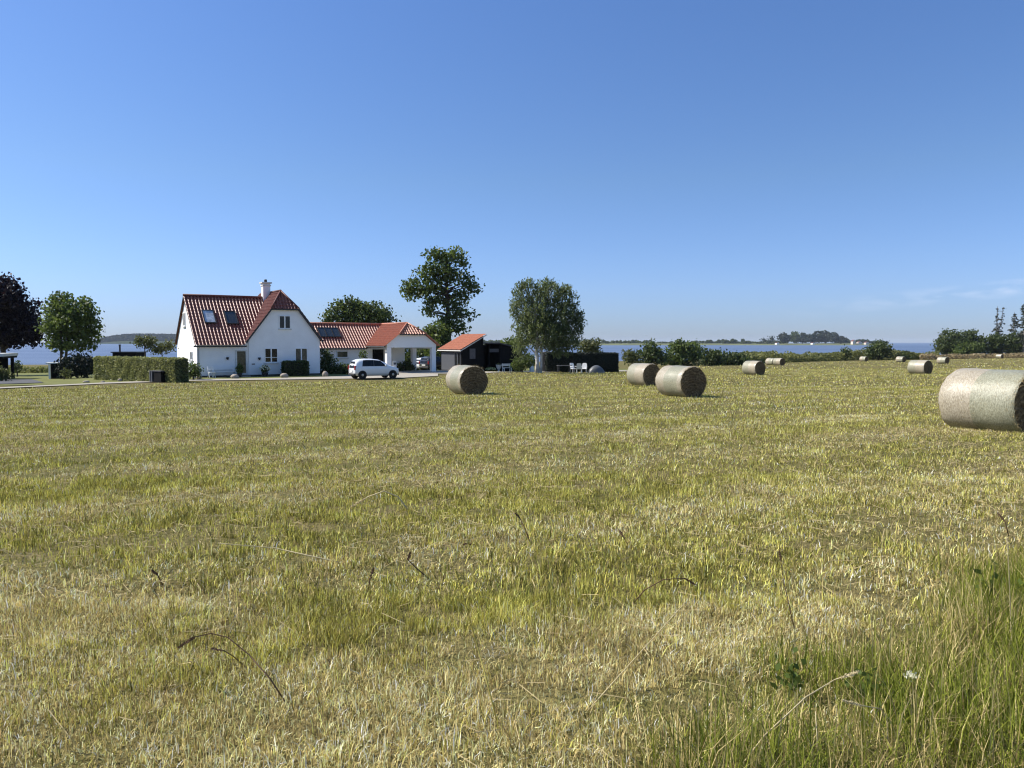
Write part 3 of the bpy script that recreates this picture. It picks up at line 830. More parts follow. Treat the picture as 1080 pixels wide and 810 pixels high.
# ridge and hip tiles, verges
mb = MB()
mb.tube([(-.18, 3.85, 6.64), (6.4, 3.85, 6.64)], .10, 7)
mb.tube([(mid, .85, 7.08), (mid, 6.7, 7.08)], .10, 7)
for yy, y2 in ((-.38, .85), (8.05, 6.7)):
    for s in (-1, 1): mb.tube([(mid + s * hbw, yy, hipz + .05), (mid, y2, 7.08)], .075, 6)
add(mb, 'ridge_tiles', 'ridge', smooth=True)
mb = MB()
mb.tube([(9.6, 6.5, 4.56), (cm, 6.5, 4.57)], .09, 7); mb.tube([(cm, .95, 4.57), (cm, 9.1, 4.57)], .09, 7)
for s in (-1, 1): mb.tube([(cm + s * cbw, -.32, chz + .05), (cm, .95, 4.57)], .08, 6)
add(mb, 'annex_ridge_tiles', 'tile_new', smooth=True)
mb = MB()     # dark verge boards and the eave gutters
def slab(a, b, w_, h_):
    a, b = Vector(a), Vector(b); d_ = (b - a).normalized(); up = Vector((0, 0, 1)); sd = d_.cross(up).normalized(); up = sd.cross(d_)
    n0 = len(mb.v)
    for p_ in (a, b):
        for s_, t_ in ((-1, -1), (1, -1), (1, 1), (-1, 1)): mb.v.append(tuple(p_ + sd * s_ * w_ / 2 + up * t_ * h_ / 2))
    mb.f += [tuple(n0 + q for q in f_) for f_ in ((0, 1, 2, 3), (7, 6, 5, 4), (0, 4, 5, 1), (1, 5, 6, 2), (2, 6, 7, 3), (3, 7, 4, 0))]
VB = []
def slab_obj(*a):
    global mb
    mb = MB(); slab(*a); add(mb, 'verge_board', 'dark')
for s in (-1, 1): slab_obj((mid + s * 3.2, -.33, 7.05 - Tg * ex.z - .08), (mid + s * hbw, -.33, hipz - .06), .06, .12)
slab_obj((mid - hbw, -.33, hipz - .05), (mid + hbw, -.33, hipz - .05), .06, .10)
slab_obj((-.15, -.32, 6.60 - T1 * et.z - .07), (-.15, 3.85, 6.53), .05, .09); slab_obj((-.15, 8.02, 6.60 - T1 * et.z - .07), (-.15, 3.85, 6.53), .05, .09)
slab_obj((19.0, -.28, chz - .05), (18.58 - cbw, -.28, chz - .05), .05, .08); slab_obj((18.4, -.28, chz - .05), (18.58 + cbw, -.28, chz - .05), .05, .08)
def gutter(p0, p1):
    g_ = MB(); g_.tube([p0, p1], .06, 8); add(g_, 'gutter', 'dark')
gutter((-.3, -.40, 2.46), (3.7, -.40, 2.46)); gutter((9.9, 3.80, 2.18), (15.8, 3.80, 2.18)); gutter((15.72, -.3, 2.38), (15.72, 3.8, 2.38))
g_ = MB(); g_.tube([(.10, -.36, 2.42), (.10, -.10, 2.2), (.10, -.09, .1)], .045, 7); add(g_, 'downpipe', 'zinc')
# chimney
mb = MB(); mb.box(-.31, .31, -.31, .31, -.8, 1.42)
ch = mb.build('chimney', M['plaster'], house, loc=(6.55, 3.9, 6.42))
mb = MB(); mb.box(-.36, .36, -.36, .36, 1.20, 1.30); mb.box(-.43, .43, -.43, .43, 1.423, 1.53); mb.build('chimney_cap', M['offwhite'], ch)
mb = MB(); mb.lathe([(.13, 1.533), (.13, 1.75), (.10, 1.78)], n=10); mb.build('chimney_pot', M['dark'], ch)
mb = MB(); mb.box(-.36, .36, -.36, .36, -.3, -.12); mb.build('flashing', M['offwhite'], ch)

# ---- windows: a white frame standing proud of the wall, panes set back inside it
def window(x0, x1, z0, z1, y, panes=2, parent=house, glass='glass', bars=(), sill=True, face='front', name='window', fw=.06, frame_m='white'):
    def bx(mb, a0, a1, b0, b1, n0, n1):
        """a along the wall, b up, n outward"""
        if face == 'front': mb.box(a0, a1, y - n1, y - n0, b0, b1)
        else: mb.box(y - n1, y - n0, a0, a1, b0, b1)
    w_ = MB(); bx(w_, x0, x0 + fw, z0, z1, .0, .06); bx(w_, x1 - fw, x1, z0, z1, .0, .06)
    bx(w_, x0 + fw, x1 - fw, z0, z0 + fw, .0, .06); bx(w_, x0 + fw, x1 - fw, z1 - fw, z1, .0, .06)
    pw = (x1 - x0 - 2 * fw) / panes
    for i in range(1, panes): bx(w_, x0 + fw + pw * i - .05, x0 + fw + pw * i + .05, z0 + fw, z1 - fw, .0, .058)
    for b_ in bars: bx(w_, x0 + fw, x1 - fw, z0 + (z1 - z0) * b_ - .02, z0 + (z1 - z0) * b_ + .02, .0, .05)
    o = add(w_, name, frame_m, parent)
    q = MB(); bx(q, x0 + fw, x1 - fw, z0 + fw, z1 - fw, .004, .015); add(q, 'pane', glass, o)
    if sill:
        q = MB(); bx(q, x0 - .07, x1 + .07, z0 - .09, z0, .0, .12); add(q, 'sill', 'offwhite', o)
    return o
window(6.40, 7.36, 3.90, 4.98, -.12)
window(5.18, 6.26, 1.12, 2.30, -.12, bars=(.36,))
window(7.70, 8.76, 1.12, 2.30, -.12, glass='curtain_glass')
window(13.0, 14.1, 1.36, 1.98, 4.2, 1, glass='curtain_glass')
window(3.95, 4.85, 4.10, 5.22, 0, 2, face='side')
window(1.55, 2.25, 1.35, 2.05, 0, 1, face='side')
# front door with glass
d_ = MB(); d_.box(2.90, 3.02, -.07, -.0, .12, 2.16); d_.box(3.70, 3.82, -.07, 0, .12, 2.16); d_.box(3.02, 3.70, -.07, 0, 2.06, 2.16); d_.box(3.02, 3.70, -.06, 0, .12, .30)
dr = add(d_, 'door', 'offwhite')
q = MB(); q.box(3.02, 3.70, -.02, -.006, .30, 2.06); add(q, 'pane', 'curtain_glass', dr)
q = MB(); q.box(3.62, 3.65, -.12, -.07, 1.0, 1.12); add(q, 'handle', 'dark', dr)
q = MB(); q.box(2.8, 3.9, -.75, -.02, -.1, .10); add(q, 'doorstep', 'stone')
# carport side door (dark boards) in the annex wall
q = MB(); q.box(16.55, 17.65, 4.13, 4.2, .05, 2.1); add(q, 'door', 'black_wood')
# wall lamps and a small sign plate
for lx, ly, lz in ((2.25, -.0, 1.55), (4.72, -.12, 1.50)):
    q = MB(); q.box(lx - .06, lx + .06, ly - .06, ly, lz - .08, lz + .02); q.lathe([(.05, -.16), (.10, -.02), (.10, .05)], c=(lx + .03, ly - .12, lz), n=10); add(q, 'wall_lamp', 'dark')
q = MB(); q.box(4.15, 4.40, -.145, -.122, .98, 1.06); add(q, 'letter_slot', 'dark')
# skylights lying on the roof slopes
def skylight(x0, x1, ylo, yhi, zf, parent=house, slope=.97, glass='glass', open_=False):
    e = Vector((0, 1, slope)).normalized(); n = Vector((0, -e.z, e.y))
    def P(x, y_, h): return Vector((x, y_, zf(y_))) + n * h
    def slab_(mb, xa, xb, ya, yb, h0, h1):
        c = [P(xa, ya, h0), P(xb, ya, h0), P(xb, yb, h0), P(xa, yb, h0)]; mb.prism(c, n * (h1 - h0))
    k = MB()
    slab_(k, x0 - .07, x0, ylo - .05, yhi + .05, -.05, .13); slab_(k, x1, x1 + .07, ylo - .05, yhi + .05, -.05, .13)
    slab_(k, x0, x1, ylo - .05, ylo, -.05, .13); slab_(k, x0, x1, yhi, yhi + .05, -.05, .13)
    o = add(k, 'skylight', 'dark', parent)
    k = MB(); slab_(k, x0, x1, ylo, yhi, .07, .09); add(k, 'pane', glass, o)
    return o
zf = lambda y_: 6.60 - (3.85 - y_) * .97
M['sky_glass'] = mat('skylight_glass', (.03, .035, .04), .05, .8)
M['pane_reflection'] = mat('skylight_painted_reflection', (.42, .46, .50), .15, .6, noise=.5, nscale=3)  # bright reflection in the pane, painted as a pale mottled base colour
skylight(1.0, 1.78, 1.50, 2.50, zf, glass='pane_reflection'); skylight(2.72, 3.50, 1.45, 2.45, zf, glass='sky_glass')
za = lambda y_: 4.52 - (6.5 - y_) * .87
for i in range(3): skylight(11.85 + i * .66, 11.85 + i * .66 + .56, 5.05, 5.95, za, slope=.87, glass='sky_glass')

# ---- carport
mb = MB()
cg = [(cm - 2.50, 0, 2.30), (cm + 2.50, 0, 2.30), (cm + 2.50, 0, 4.44 - .75 * 2.5), (cm + (4.44 - chz) / .75, 0, chz), (cm - (4.44 - chz) / .75, 0, chz), (cm - 2.50, 0, 4.44 - .75 * 2.5)]
mb.prism(cg, (0, .18, 0)); add(mb, 'carport_gable', 'white')
mb = MB()
mb.box(cm - 2.5, cm - 2.3, .18, 4.2, 2.18, 2.42); mb.box(cm + 2.3, cm + 2.5, .18, 8.8, 2.18, 2.42); mb.box(cm - 2.3, cm + 2.3, .19, 4.19, 2.30, 2.36)
add(mb, 'carport_ceiling', 'white')
for cx_, cy_ in ((cm - 2.27, .22), (cm + 2.27, .22), (cm + 2.27, 4.2), (cm + 2.27, 8.5)):
    mb = MB(); mb.box(cx_ - .21, cx_ + .21, cy_ - .21, cy_ + .21, -.2, 2.29); add(mb, 'column', 'plaster')

# ================================================================== SHEDS
shed = empty('shed', (-4.9, 75, CZ - 2.82), HR, 'black boarded shed with an orange tiled lean roof and grey door', 'shed')
mb = MB(); mb.prism([(0, 0, -.3), (2.5, 0, -.3), (2.5, 0, 3.42), (0, 0, 2.12)], (0, 4.2, 0)); mb.build('wall', M['black_wood'], shed)
es_ = Vector((1, 0, .52)).normalized()
rf = roof('roof', [([(-.3, 0), (4.45, 0), (4.45, 3.35), (-.3, 3.35)], (-.3, 0, 2.10), (0, 1, 0), es_, .24, .02)], 'tile_new', shed)
mb = MB(); mb.prism([(-.3, -.27, 2.02), (2.72, -.27, 3.59), (2.72, -.27, 3.50), (-.3, -.27, 1.92)], (0, .05, 0)); mb.box(-.31, -.27, -.27, 4.4, 1.95, 2.06)
mb.build('fascia', M['offwhite'], shed)
mb = MB(); mb.box(-.04, 0, 1.35, 4.0, .05, 1.82); mb.build('garage_door', M['grey_board'], shed)
o = window(.15, 1.25, .45, 1.85, -.0, 2, shed, face='side', sill=False, frame_m='grey_board')
q = MB(); q.box(.9, 1.55, -.03, 0, 1.2, 2.2); q.build('shutter', M['felt'], shed)

open_shed = empty('open_shed', (-2.35, 77.3, CZ - 2.85), HR, 'black flat roofed shed with an open porch on its left, beside the red roofed one', 'shed')
mb = MB(); mb.prism([(1.35, 0, -.3), (4.1, 0, -.3), (4.1, 0, 2.10), (1.35, 0, 2.66)], (0, 3.0, 0)); mb.box(0, 1.35, 2.6, 3.0, -.3, 2.6); mb.build('wall', M['black_wood'], open_shed)
mb = MB(); mb.prism([(-.2, -.12, 2.72), (1.3, -.12, 2.72), (4.25, -.12, 2.14), (4.25, -.12, 2.22), (1.3, -.12, 2.82), (-.2, -.12, 2.82)], (0, 3.2, 0)); mb.build('roof', M['felt'], open_shed)
mb = MB(); mb.box(.02, .12, .0, .1, -.3, 2.7); mb.build('post', M['black_wood'], open_shed)
mb = MB(); mb.box(.15, 1.3, .12, .16, 1.85, 2.2); mb.build('board', M['grey_board'], open_shed)

# carport shelter at far left
p0 = at(-21, 398, 62)
sh = empty('open_shelter', (p0.x, p0.y, G(p0.x, p0.y)), R(20), 'flat roofed open shelter with dark posts at the far left edge', 'shelter')
mb = MB(); mb.box(-4.0, 1.75, -.4, 4.2, 1.90, 2.14); mb.build('roof', M['offwhite'], sh)
mb = MB(); mb.box(-3.95, 1.70, -.35, 4.1, 1.74, 1.897); mb.build('beam', M['black_wood'], sh)
for q in ((1.25, .0), (1.5, 1.5), (1.4, 3.8), (-1.2, 0)):
    mb = MB(); mb.box(q[0] - .11, q[0] + .11, q[1] - .11, q[1] + .11, -.2, 1.737); mb.build('post', M['black_wood'], sh)
mb = MB(); mb.box(-3.9, .8, 3.9, 4.0, -.2, 1.737); mb.build('back_wall', M['black_wood'], sh)

p0 = hit(52, 396.5)
ws = empty('wood_store', (p0.x, 64, G(p0.x, 64)), R(25), 'little dark wood store with one white corner post, under the round green tree', 'wood store')
ws.location.x = (52 - 540) / F * 64
mb = MB(); mb.box(.08, 1.3, .1, 1.2, -.2, 1.28); mb.build('wall', M['black_wood'], ws)
mb = MB(); mb.box(-.07, .07, -.07, .07, -.2, 1.30); mb.build('corner_post', M['white'], ws)
mb = MB(); mb.box(-.25, 1.45, -.2, 1.35, 1.30, 1.39); mb.build('roof', M['offwhite'], ws)

p0 = at(131, 376, 92)
bh = empty('boathouse', (p0.x, p0.y, G(p0.x, p0.y)), R(4), 'low black hut with a stovepipe rising behind the clipped hedge', 'hut')
hz = at(131, 371, 92).z - bh.location.z
mb = MB(); mb.box(-1.35, 1.35, 0, 3, -.2, hz - .12); mb.build('wall', M['black_wood'], bh)
mb = MB(); mb.box(-1.5, 1.5, -.15, 3.15, hz - .12, hz); mb.build('roof', M['dark'], bh)
mb = MB(); mb.lathe([(.10, hz), (.10, hz + .75), (.15, hz + .76), (.15, hz + .86)], c=(-.9, 1, 0), n=10); mb.build('stovepipe', M['dark'], bh)

p0 = at(579.5, 391, 80)
gs = empty('garden_hut', (p0.x, p0.y, G(p0.x, p0.y)), R(18), 'small dark garden hut with a narrow white framed door, right of the birch trunk', 'hut')
mb = MB(); mb.box(-.3, 1.9, .03, 1.8, -.2, 2.0); mb.build('wall', M['black_wood'], gs)
mb = MB(); mb.box(-.5, 2.1, -.15, 2.0, 2.0, 2.1); mb.build('roof', M['felt'], gs)
dm = MB(); dm.box(-.2, -.1, -.05, .03, 0, 1.95); dm.box(.3, .36, -.05, .03, 0, 1.95); dm.box(-.1, .3, -.05, .03, 1.87, 1.95); dm.box(-.1, .3, -.05, .03, 0, .12); dr = dm.build('door', M['offwhite'], gs)
mb = MB(); mb.box(-.1, .3, -.0, .02, .12, 1.87); mb.build('pane', M['sky_glass'], dr)

# ================================================================== HEDGES
def hedge(name, p0, p1, thick, h, m, label, leaf=.09, n=9000, group=None, cat='hedge'):
    p0, p1 = Vector(p0), Vector(p1); dv = p1 - p0; Ln = dv.length; rz = math.atan2(dv.y, dv.x)
    base = Vector((p0.x, p0.y, min(G(p0.x, p0.y), G(p1.x, p1.y)) - .05))
    root = empty(name, base, rz, label, cat, group)
    mb = MB(); nx = max(4, int(Ln / .35)); 
    prof = [(0.06, 0), (.02, h * .5), (.04, h * .93), (.14, h), (thick - .14, h), (thick - .04, h * .93), (thick - .02, h * .5), (thick - .06, 0)]
    k = len(prof)
    for i in range(nx + 1):
        for yy, zz in prof:
            mb.v.append((Ln * i / nx, yy + random.gauss(0, .02), zz * (1 + .012 * math.sin(i * .9) + random.gauss(0, .006))))
    for i in range(nx):
        for q in range(k - 1): mb.f.append((i * k + q, (i + 1) * k + q, (i + 1) * k + q + 1, i * k + q + 1))
    mb.f.append(tuple(range(k))); mb.f.append(tuple(nx * k + q for q in range(k - 1, -1, -1)))
    core = mb.build('branches', M['hedge_core'] if m == 'leaf_hedge' else M['leaf_blackhedge'], root)
    r = np.random.default_rng(int(Ln * 100)); a = [Ln * h, Ln * thick, thick * h, thick * h, Ln * h * .6]; a = np.array(a) / sum(a)
    side = r.choice(5, n, p=a); u = r.uniform(0, 1, n); v = r.uniform(0, 1, n); e = r.normal(0, .035, n) + .03 * np.sin(u * Ln * 5.1) * np.sin(v * h * 4)
    P = np.empty((n, 3))
    for sd, fn in enumerate((lambda u, v, e: (u * Ln, .0 - e, v * h), lambda u, v, e: (u * Ln, v * thick, h + e), lambda u, v, e: (-e, u * thick, v * h),
                             lambda u, v, e: (Ln + e, u * thick, v * h), lambda u, v, e: (u * Ln, thick + e, v * h))):
        q = side == sd; P[q] = np.stack(fn(u[q], v[q], e[q]), -1)
    ti = .5 * vnoise(P[:, 0] + P[:, 1] * .7, P[:, 2] * .6, .45, 3) + r.uniform(0, .5, n)
    leaves('foliage', P, leaf, M[m], root, ti, 1.4, r=r, up=.35)
    return root
hedge('hedge', (-31.6, 58.2), (-22.75, 52), .95, 1.78, 'leaf_hedge', 'long clipped green hedge left of the white house, its end face in shade', .085, 24000)
hedge('box_hedge', tuple((house.matrix_basis @ Vector((6.35, -1.6, 0))).xy), tuple((house.matrix_basis @ Vector((8.35, -1.6, 0))).xy), .8, 1.25, 'leaf_dark', 'short clipped box hedge under the ground floor windows of the gable', .07, 4500)
hedge('tall_hedge', (3.6, 78.6), (11.0, 79.6), 1.2, 2.02, 'leaf_blackhedge', 'tall straight cut dark hedge right of the birch, in deep shade', .09, 9000)

# ================================================================== TREES AND BUSHES
tree('copper_beech', 'copper beech with near black purple foliage at the left edge', 'tree', 4, 78,
     [(2, 312, 26, 17), (-22, 322, 26, 22), (18, 328, 22, 18), (0, 340, 34, 20), (33, 345, 14, 16), (22, 356, 22, 10), (-15, 356, 30, 11), (8, 300, 10, 7)], .22, 'leaf_beech', trunk_r=.32, seed=3, fill=1.15)
tree('round_tree', 'round dark green tree left of the clipped hedge', 'tree', 66, 70,
     [(62, 325, 14, 13), (83, 327, 17, 14), (74, 340, 26, 17), (58, 346, 13, 13), (92, 342, 12, 17), (85, 358, 17, 13), (63, 362, 14, 8), (66, 315, 8, 6)], .20, 'leaf_green', trunk_r=.14, stems=2, seed=5, fill=.95)
tree('dark_shrub', 'very dark broad shrub at the left end of the clipped hedge', 'shrub', 81, 64, [(78, 385, 15, 11), (90, 387, 10, 12), (70, 390, 8, 9)], .14, 'leaf_blackhedge', trunk_r=.06, seed=6, fill=1.3, inner=.4)
tree('fruit_tree', 'small open pale olive fruit tree behind the clipped hedge', 'tree', 153, 62, [(152, 361, 9, 6), (146, 358, 5, 4), (159, 360, 6, 6)], .11, 'leaf_olive', trunk_r=.07, seed=7, fill=.8)
tree('fruit_tree', 'lower pale olive fruit tree between the first one and the house gable', 'tree', 171, 62, [(172, 367, 10, 6), (178, 364, 5, 5), (164, 369, 5, 4)], .11, 'leaf_olive', trunk_r=.06, seed=8, fill=.8)
tree('oak', 'broad round topped tree rising behind the low red roofed wing', 'tree', 378, 98,
     [(366, 322, 15, 9), (357, 328, 10, 10), (378, 332, 20, 12), (392, 328, 12, 9), (372, 342, 22, 10)], .26, 'leaf_dark', trunk_r=.3, seed=9, group='trees behind the low wing', fill=1.05)
tree('oak', 'smaller tree to the right behind the low wing, just before the carport ridge', 'tree', 404, 101, [(404, 331, 11, 9), (409, 338, 9, 9), (399, 340, 10, 9)], .26, 'leaf_dark', trunk_r=.2, seed=10, group='trees behind the low wing')
tree('oak', 'narrow tree top close to the gable, leftmost behind the low wing', 'tree', 347, 96, [(348, 334, 5, 5), (345, 341, 6, 7), (353, 340, 5, 6)], .22, 'leaf_dark', trunk_r=.12, seed=12, group='trees behind the low wing')
tree('tall_tree', 'tallest tree, open crowned, rising above the carport and the red shed', 'tree', 472, 86,
     [(460, 270, 14, 7), (479, 270, 14, 7), (487, 276, 6, 8), (465, 283, 18, 9), (452, 289, 15, 9), (434, 299, 10, 6), (441, 308, 13, 8), (430, 309, 6, 7), (458, 303, 16, 8), (480, 293, 15, 8), (494, 299, 9, 9),
      (500, 305, 6, 6), (487, 312, 13, 7), (462, 318, 16, 6), (455, 327, 9, 6), (483, 325, 11, 7), (493, 331, 7, 4), (476, 338, 14, 7), (486, 346, 8, 6), (468, 348, 9, 7)],
     .23, 'leaf_green', trunk_r=.42, seed=13, fill=.78, sig=.36, inner=.75)
tree('leafy_bush', 'lighter green bush at the foot of the tallest tree, over the carport end', 'bush', 459, 83, [(458, 347, 11, 8), (455, 357, 10, 9), (466, 356, 9, 10), (462, 368, 12, 12)], .24, 'leaf_green', trunk_r=.1, seed=14, fill=1.1)

# weeping birch: strands of small leaves hanging from high limbs
def birch(px, d, seed):
    r = np.random.default_rng(seed); s = d / F
    bx = (px - 540) / F * d; base = Vector((bx, d, G(bx, d) - .05))
    root = empty('weeping_birch', base, 0, 'weeping birch with white trunk and hanging grey green foliage', 'tree')
    lobes = [(556, 309, 16, 13), (578, 309, 17, 13), (596, 315, 15, 14), (548, 325, 10, 14), (566, 330, 18, 18), (588, 334, 22, 20), (606, 335, 9, 15), (572, 352, 25, 14), (552, 350, 13, 18), (596, 356, 16, 12), (610, 346, 6, 10), (541, 326, 5, 6), (549, 367, 9, 10), (588, 365, 15, 8), (604, 360, 8, 8), (556, 301, 9, 6), (577, 299, 10, 6), (597, 306, 8, 7), (584, 342, 20, 18), (560, 336, 17, 18), (611, 338, 7, 12)]
    Ps, Ts, tips = [], [], []
    for lx, ly, hw, hh in lobes:
        c = at(lx, ly, d) - base; c.y += r.uniform(-.5, .5); rx, rz = hw * s, hh * s; ry = rx
        nst = int((rx * rz + rx * ry) * 30)
        dd = r.normal(size=(nst, 3)); dd /= np.linalg.norm(dd, axis=1)[:, None]
        st = np.array(c) + dd * np.array((rx, ry, rz)) * (1 - .6 * r.uniform(0, 1, nst) ** 1.5)[:, None]
        tips.append((c, st))
        for q in st:
            ln = r.uniform(.25, 1.0); k = int(ln * 15) + 4; t = np.linspace(0, 1, k)
            sw = r.normal(0, .10, 2)
            P = np.stack([q[0] + sw[0] * t + r.normal(0, .10, k), q[1] + sw[1] * t + r.normal(0, .10, k), q[2] - ln * t + .25], -1)
            Ps.append(P); Ts.append(np.full(k, r.uniform(0, .6)) + r.uniform(0, .4, k))
    P = np.concatenate(Ps); T = np.concatenate(Ts); ok = P[:, 2] > 1.0 + .5 * np.abs(P[:, 0] - .2)* 0
    leaves('crown', P[ok], .115, M['leaf_birch'], root, T[ok], 1.7, down=True, r=r)
    mb = MB(); main = None
    for sx_, lean, rad in ((0, -.06, .17), (.28, .10, .12)):
        pts_ = [(sx_ + lean * z * (.5 + .06 * z) + .06 * math.sin(z * 1.3 + sx_), .1 * sx_, z) for z in np.linspace(0, 7.0, 9)]
        mb.tube(pts_, [rad * (1.25 if i == 0 else 1) * (1 - .85 * i / 8) + .015 for i in range(9)], 8)
        for c, st in tips[::2] if sx_ else tips:
            for _ in range(2):
                e = Vector(st[int(r.integers(len(st)))]); z0 = min(6.6, max(1.5, e.z * .72)); i0 = int(z0 / .875); p_ = Vector(pts_[i0]).lerp(Vector(pts_[min(8, i0 + 1)]), z0 / .875 - i0)
                mb.tube([p_, p_.lerp(e, .5) + Vector((0, 0, .35)), e], [.045, .03, .01], 5)
    mb.build('trunk', M['birch_bark'], root, smooth=True, fixn=False)
birch(566.5, 73, 21)

B = [  # bushes: label, px, d, lobes, leaf, material, category, name
 ('low leafy bush under the birch, against the end of the black shed', 551, 75, [(549, 383, 8, 6), (557, 381, 7, 8), (545, 386, 5, 5)], .13, 'leaf_green', 'bush'),
 ('pale green bush showing above the black shed roof, left of the birch', 536, 88, [(536, 363, 8, 5), (545, 361, 7, 6), (540, 369, 12, 8)], .2, 'leaf_green', 'bush'),
 ('yellowish bush top showing over the tall dark hedge', 622, 92, [(618, 364, 6, 5), (627, 364, 6, 5), (622, 371, 11, 8)], .2, 'leaf_olive', 'bush'),
 ('olive bush right of the tall dark hedge end', 665, 100, [(664, 377, 6, 8), (669, 379, 6, 7)], .22, 'leaf_olive', 'bush'),
 ('pointed dark bush behind the rear bale of the close pair', 686, 122, [(684, 367, 6, 7), (689, 372, 9, 9), (680, 377, 9, 9), (695, 379, 8, 8)], .3, 'leaf_dark', 'bush'),
 ('largest dark bush of the shore row, behind the close pair of bales', 721, 128, [(720, 367, 10, 8), (713, 374, 9, 10), (730, 371, 10, 9), (722, 378, 16, 9), (705, 380, 8, 7)], .3, 'leaf_green', 'bush'),
 ('low dark bush right of the largest one in the shore row', 748, 131, [(746, 375, 8, 7), (754, 376, 9, 7), (750, 381, 13, 6)], .28, 'leaf_dark', 'bush'),
 ('long low dark bush ending the shore row behind the small bale', 775, 134, [(768, 377, 10, 6), (780, 378, 9, 5), (774, 382, 17, 5), (789, 382, 6, 3)], .28, 'leaf_dark', 'bush'),
 ('solitary round bush on the shore right of the sapling', 927, 215, [(927, 367, 9, 7), (921, 370, 6, 6), (934, 370, 6, 7), (926, 374, 12, 5)], .42, 'leaf_dark', 'bush'),
 ('low bush on the shore just behind the distant bale', 951, 222, [(948, 377, 5, 3.5), (955, 376, 4, 4)], .4, 'leaf_dark', 'bush'),
 ('large round dark tree at the right, left of the conifers', 1010, 255, [(1003, 357, 12, 9), (995, 364, 9, 8), (1018, 357, 9, 8), (1026, 354, 5, 6), (1010, 365, 18, 9), (1029, 364, 6, 9), (999, 369, 10, 5)], .42, 'leaf_dark', 'tree'),
 ('lighter green bush before the large round dark tree', 1021, 246, [(1020, 369, 10, 6), (1030, 368, 7, 6), (1012, 371, 6, 4)], .5, 'leaf_green', 'bush'),
 ('dark undergrowth bush below the bare topped conifer', 1045, 252, [(1043, 363, 9, 9), (1052, 362, 8, 9), (1048, 369, 12, 7)], .5, 'leaf_dark', 'bush'),
 ('dark undergrowth bush below the fuller conifers at the right edge', 1070, 250, [(1066, 362, 8, 10), (1078, 360, 9, 11), (1072, 369, 13, 7), (1090, 362, 10, 12)], .5, 'leaf_dark', 'bush'),
 ('small lit bush at the far left edge before the open shelter', 1, 56, [(0, 394, 8, 6), (-8, 391, 7, 7), (5, 397, 5, 4)], .1, 'leaf_olive', 'bush'),
 ('rounded shrub between the hedge end and the house corner', 204, 56.5, [(202, 389, 5, 6), (207, 391, 4, 6), (200, 394, 5, 5)], .10, 'leaf_green', 'bush'),
 ('tall dark shrub climbing the corner between gable and low wing', 345, 67, [(343, 377, 5, 9), (347, 384, 6, 10), (340, 388, 4, 9), (351, 391, 7, 6)], .13, 'leaf_dark', 'shrub'),
 ('low dark shrub under the small window of the low wing', 361, 67, [(360, 390, 8, 6), (368, 390, 6, 6), (355, 393, 7, 4)], .12, 'leaf_dark', 'shrub'),
 ('broad dark bushes closing the view behind the carport', 446, 96, [(428, 379, 15, 13), (446, 377, 16, 14), (464, 379, 14, 13)], .22, 'leaf_dark', 'bush'),
 ('thin climber on the wall by the corner of the carport', 383, 70.0, [(383, 376, 2.2, 7), (384, 385, 2.5, 5)], .11, 'leaf_green', 'climber'),
 ('dark shrub inside the carport by the white charging post', 424, 73.5, [(422, 387, 5, 4), (429, 386, 5, 5), (434, 388, 4, 3)], .1, 'leaf_dark', 'shrub'),
 ('pale leafy bush at the foot of the wood store', 67, 61, [(68, 394, 3, 3), (71, 393, 2, 4)], .1, 'leaf_olive', 'bush'),
 ('small dark bush beside the post of the open shelter', 18, 72, [(18, 386, 3.5, 5), (16, 389, 3, 4)], .12, 'leaf_dark', 'bush'),
]
for i, (lab, px, d, lobes, leaf, m, cat) in enumerate(B):
    tree('leafy_' + ('tree' if cat == 'tree' else 'climber' if cat == 'climber' else 'bush'), lab, cat, px, d, lobes, leaf, m, trunk_r=.05 * d / 60, seed=40 + i, fill=1.15, inner=.45)
# sapling
tree('sapling', 'thin leaning sapling alone on the shore left of the solitary bush', 'sapling', 892, 212, [(892, 368.5, 2.2, 2.2), (890, 372, 2, 2), (894, 374, 2, 1.5), (889, 376, 2.5, 2.5)], .4, 'leaf_dark', trunk_r=.1, seed=77, fill=1.0)

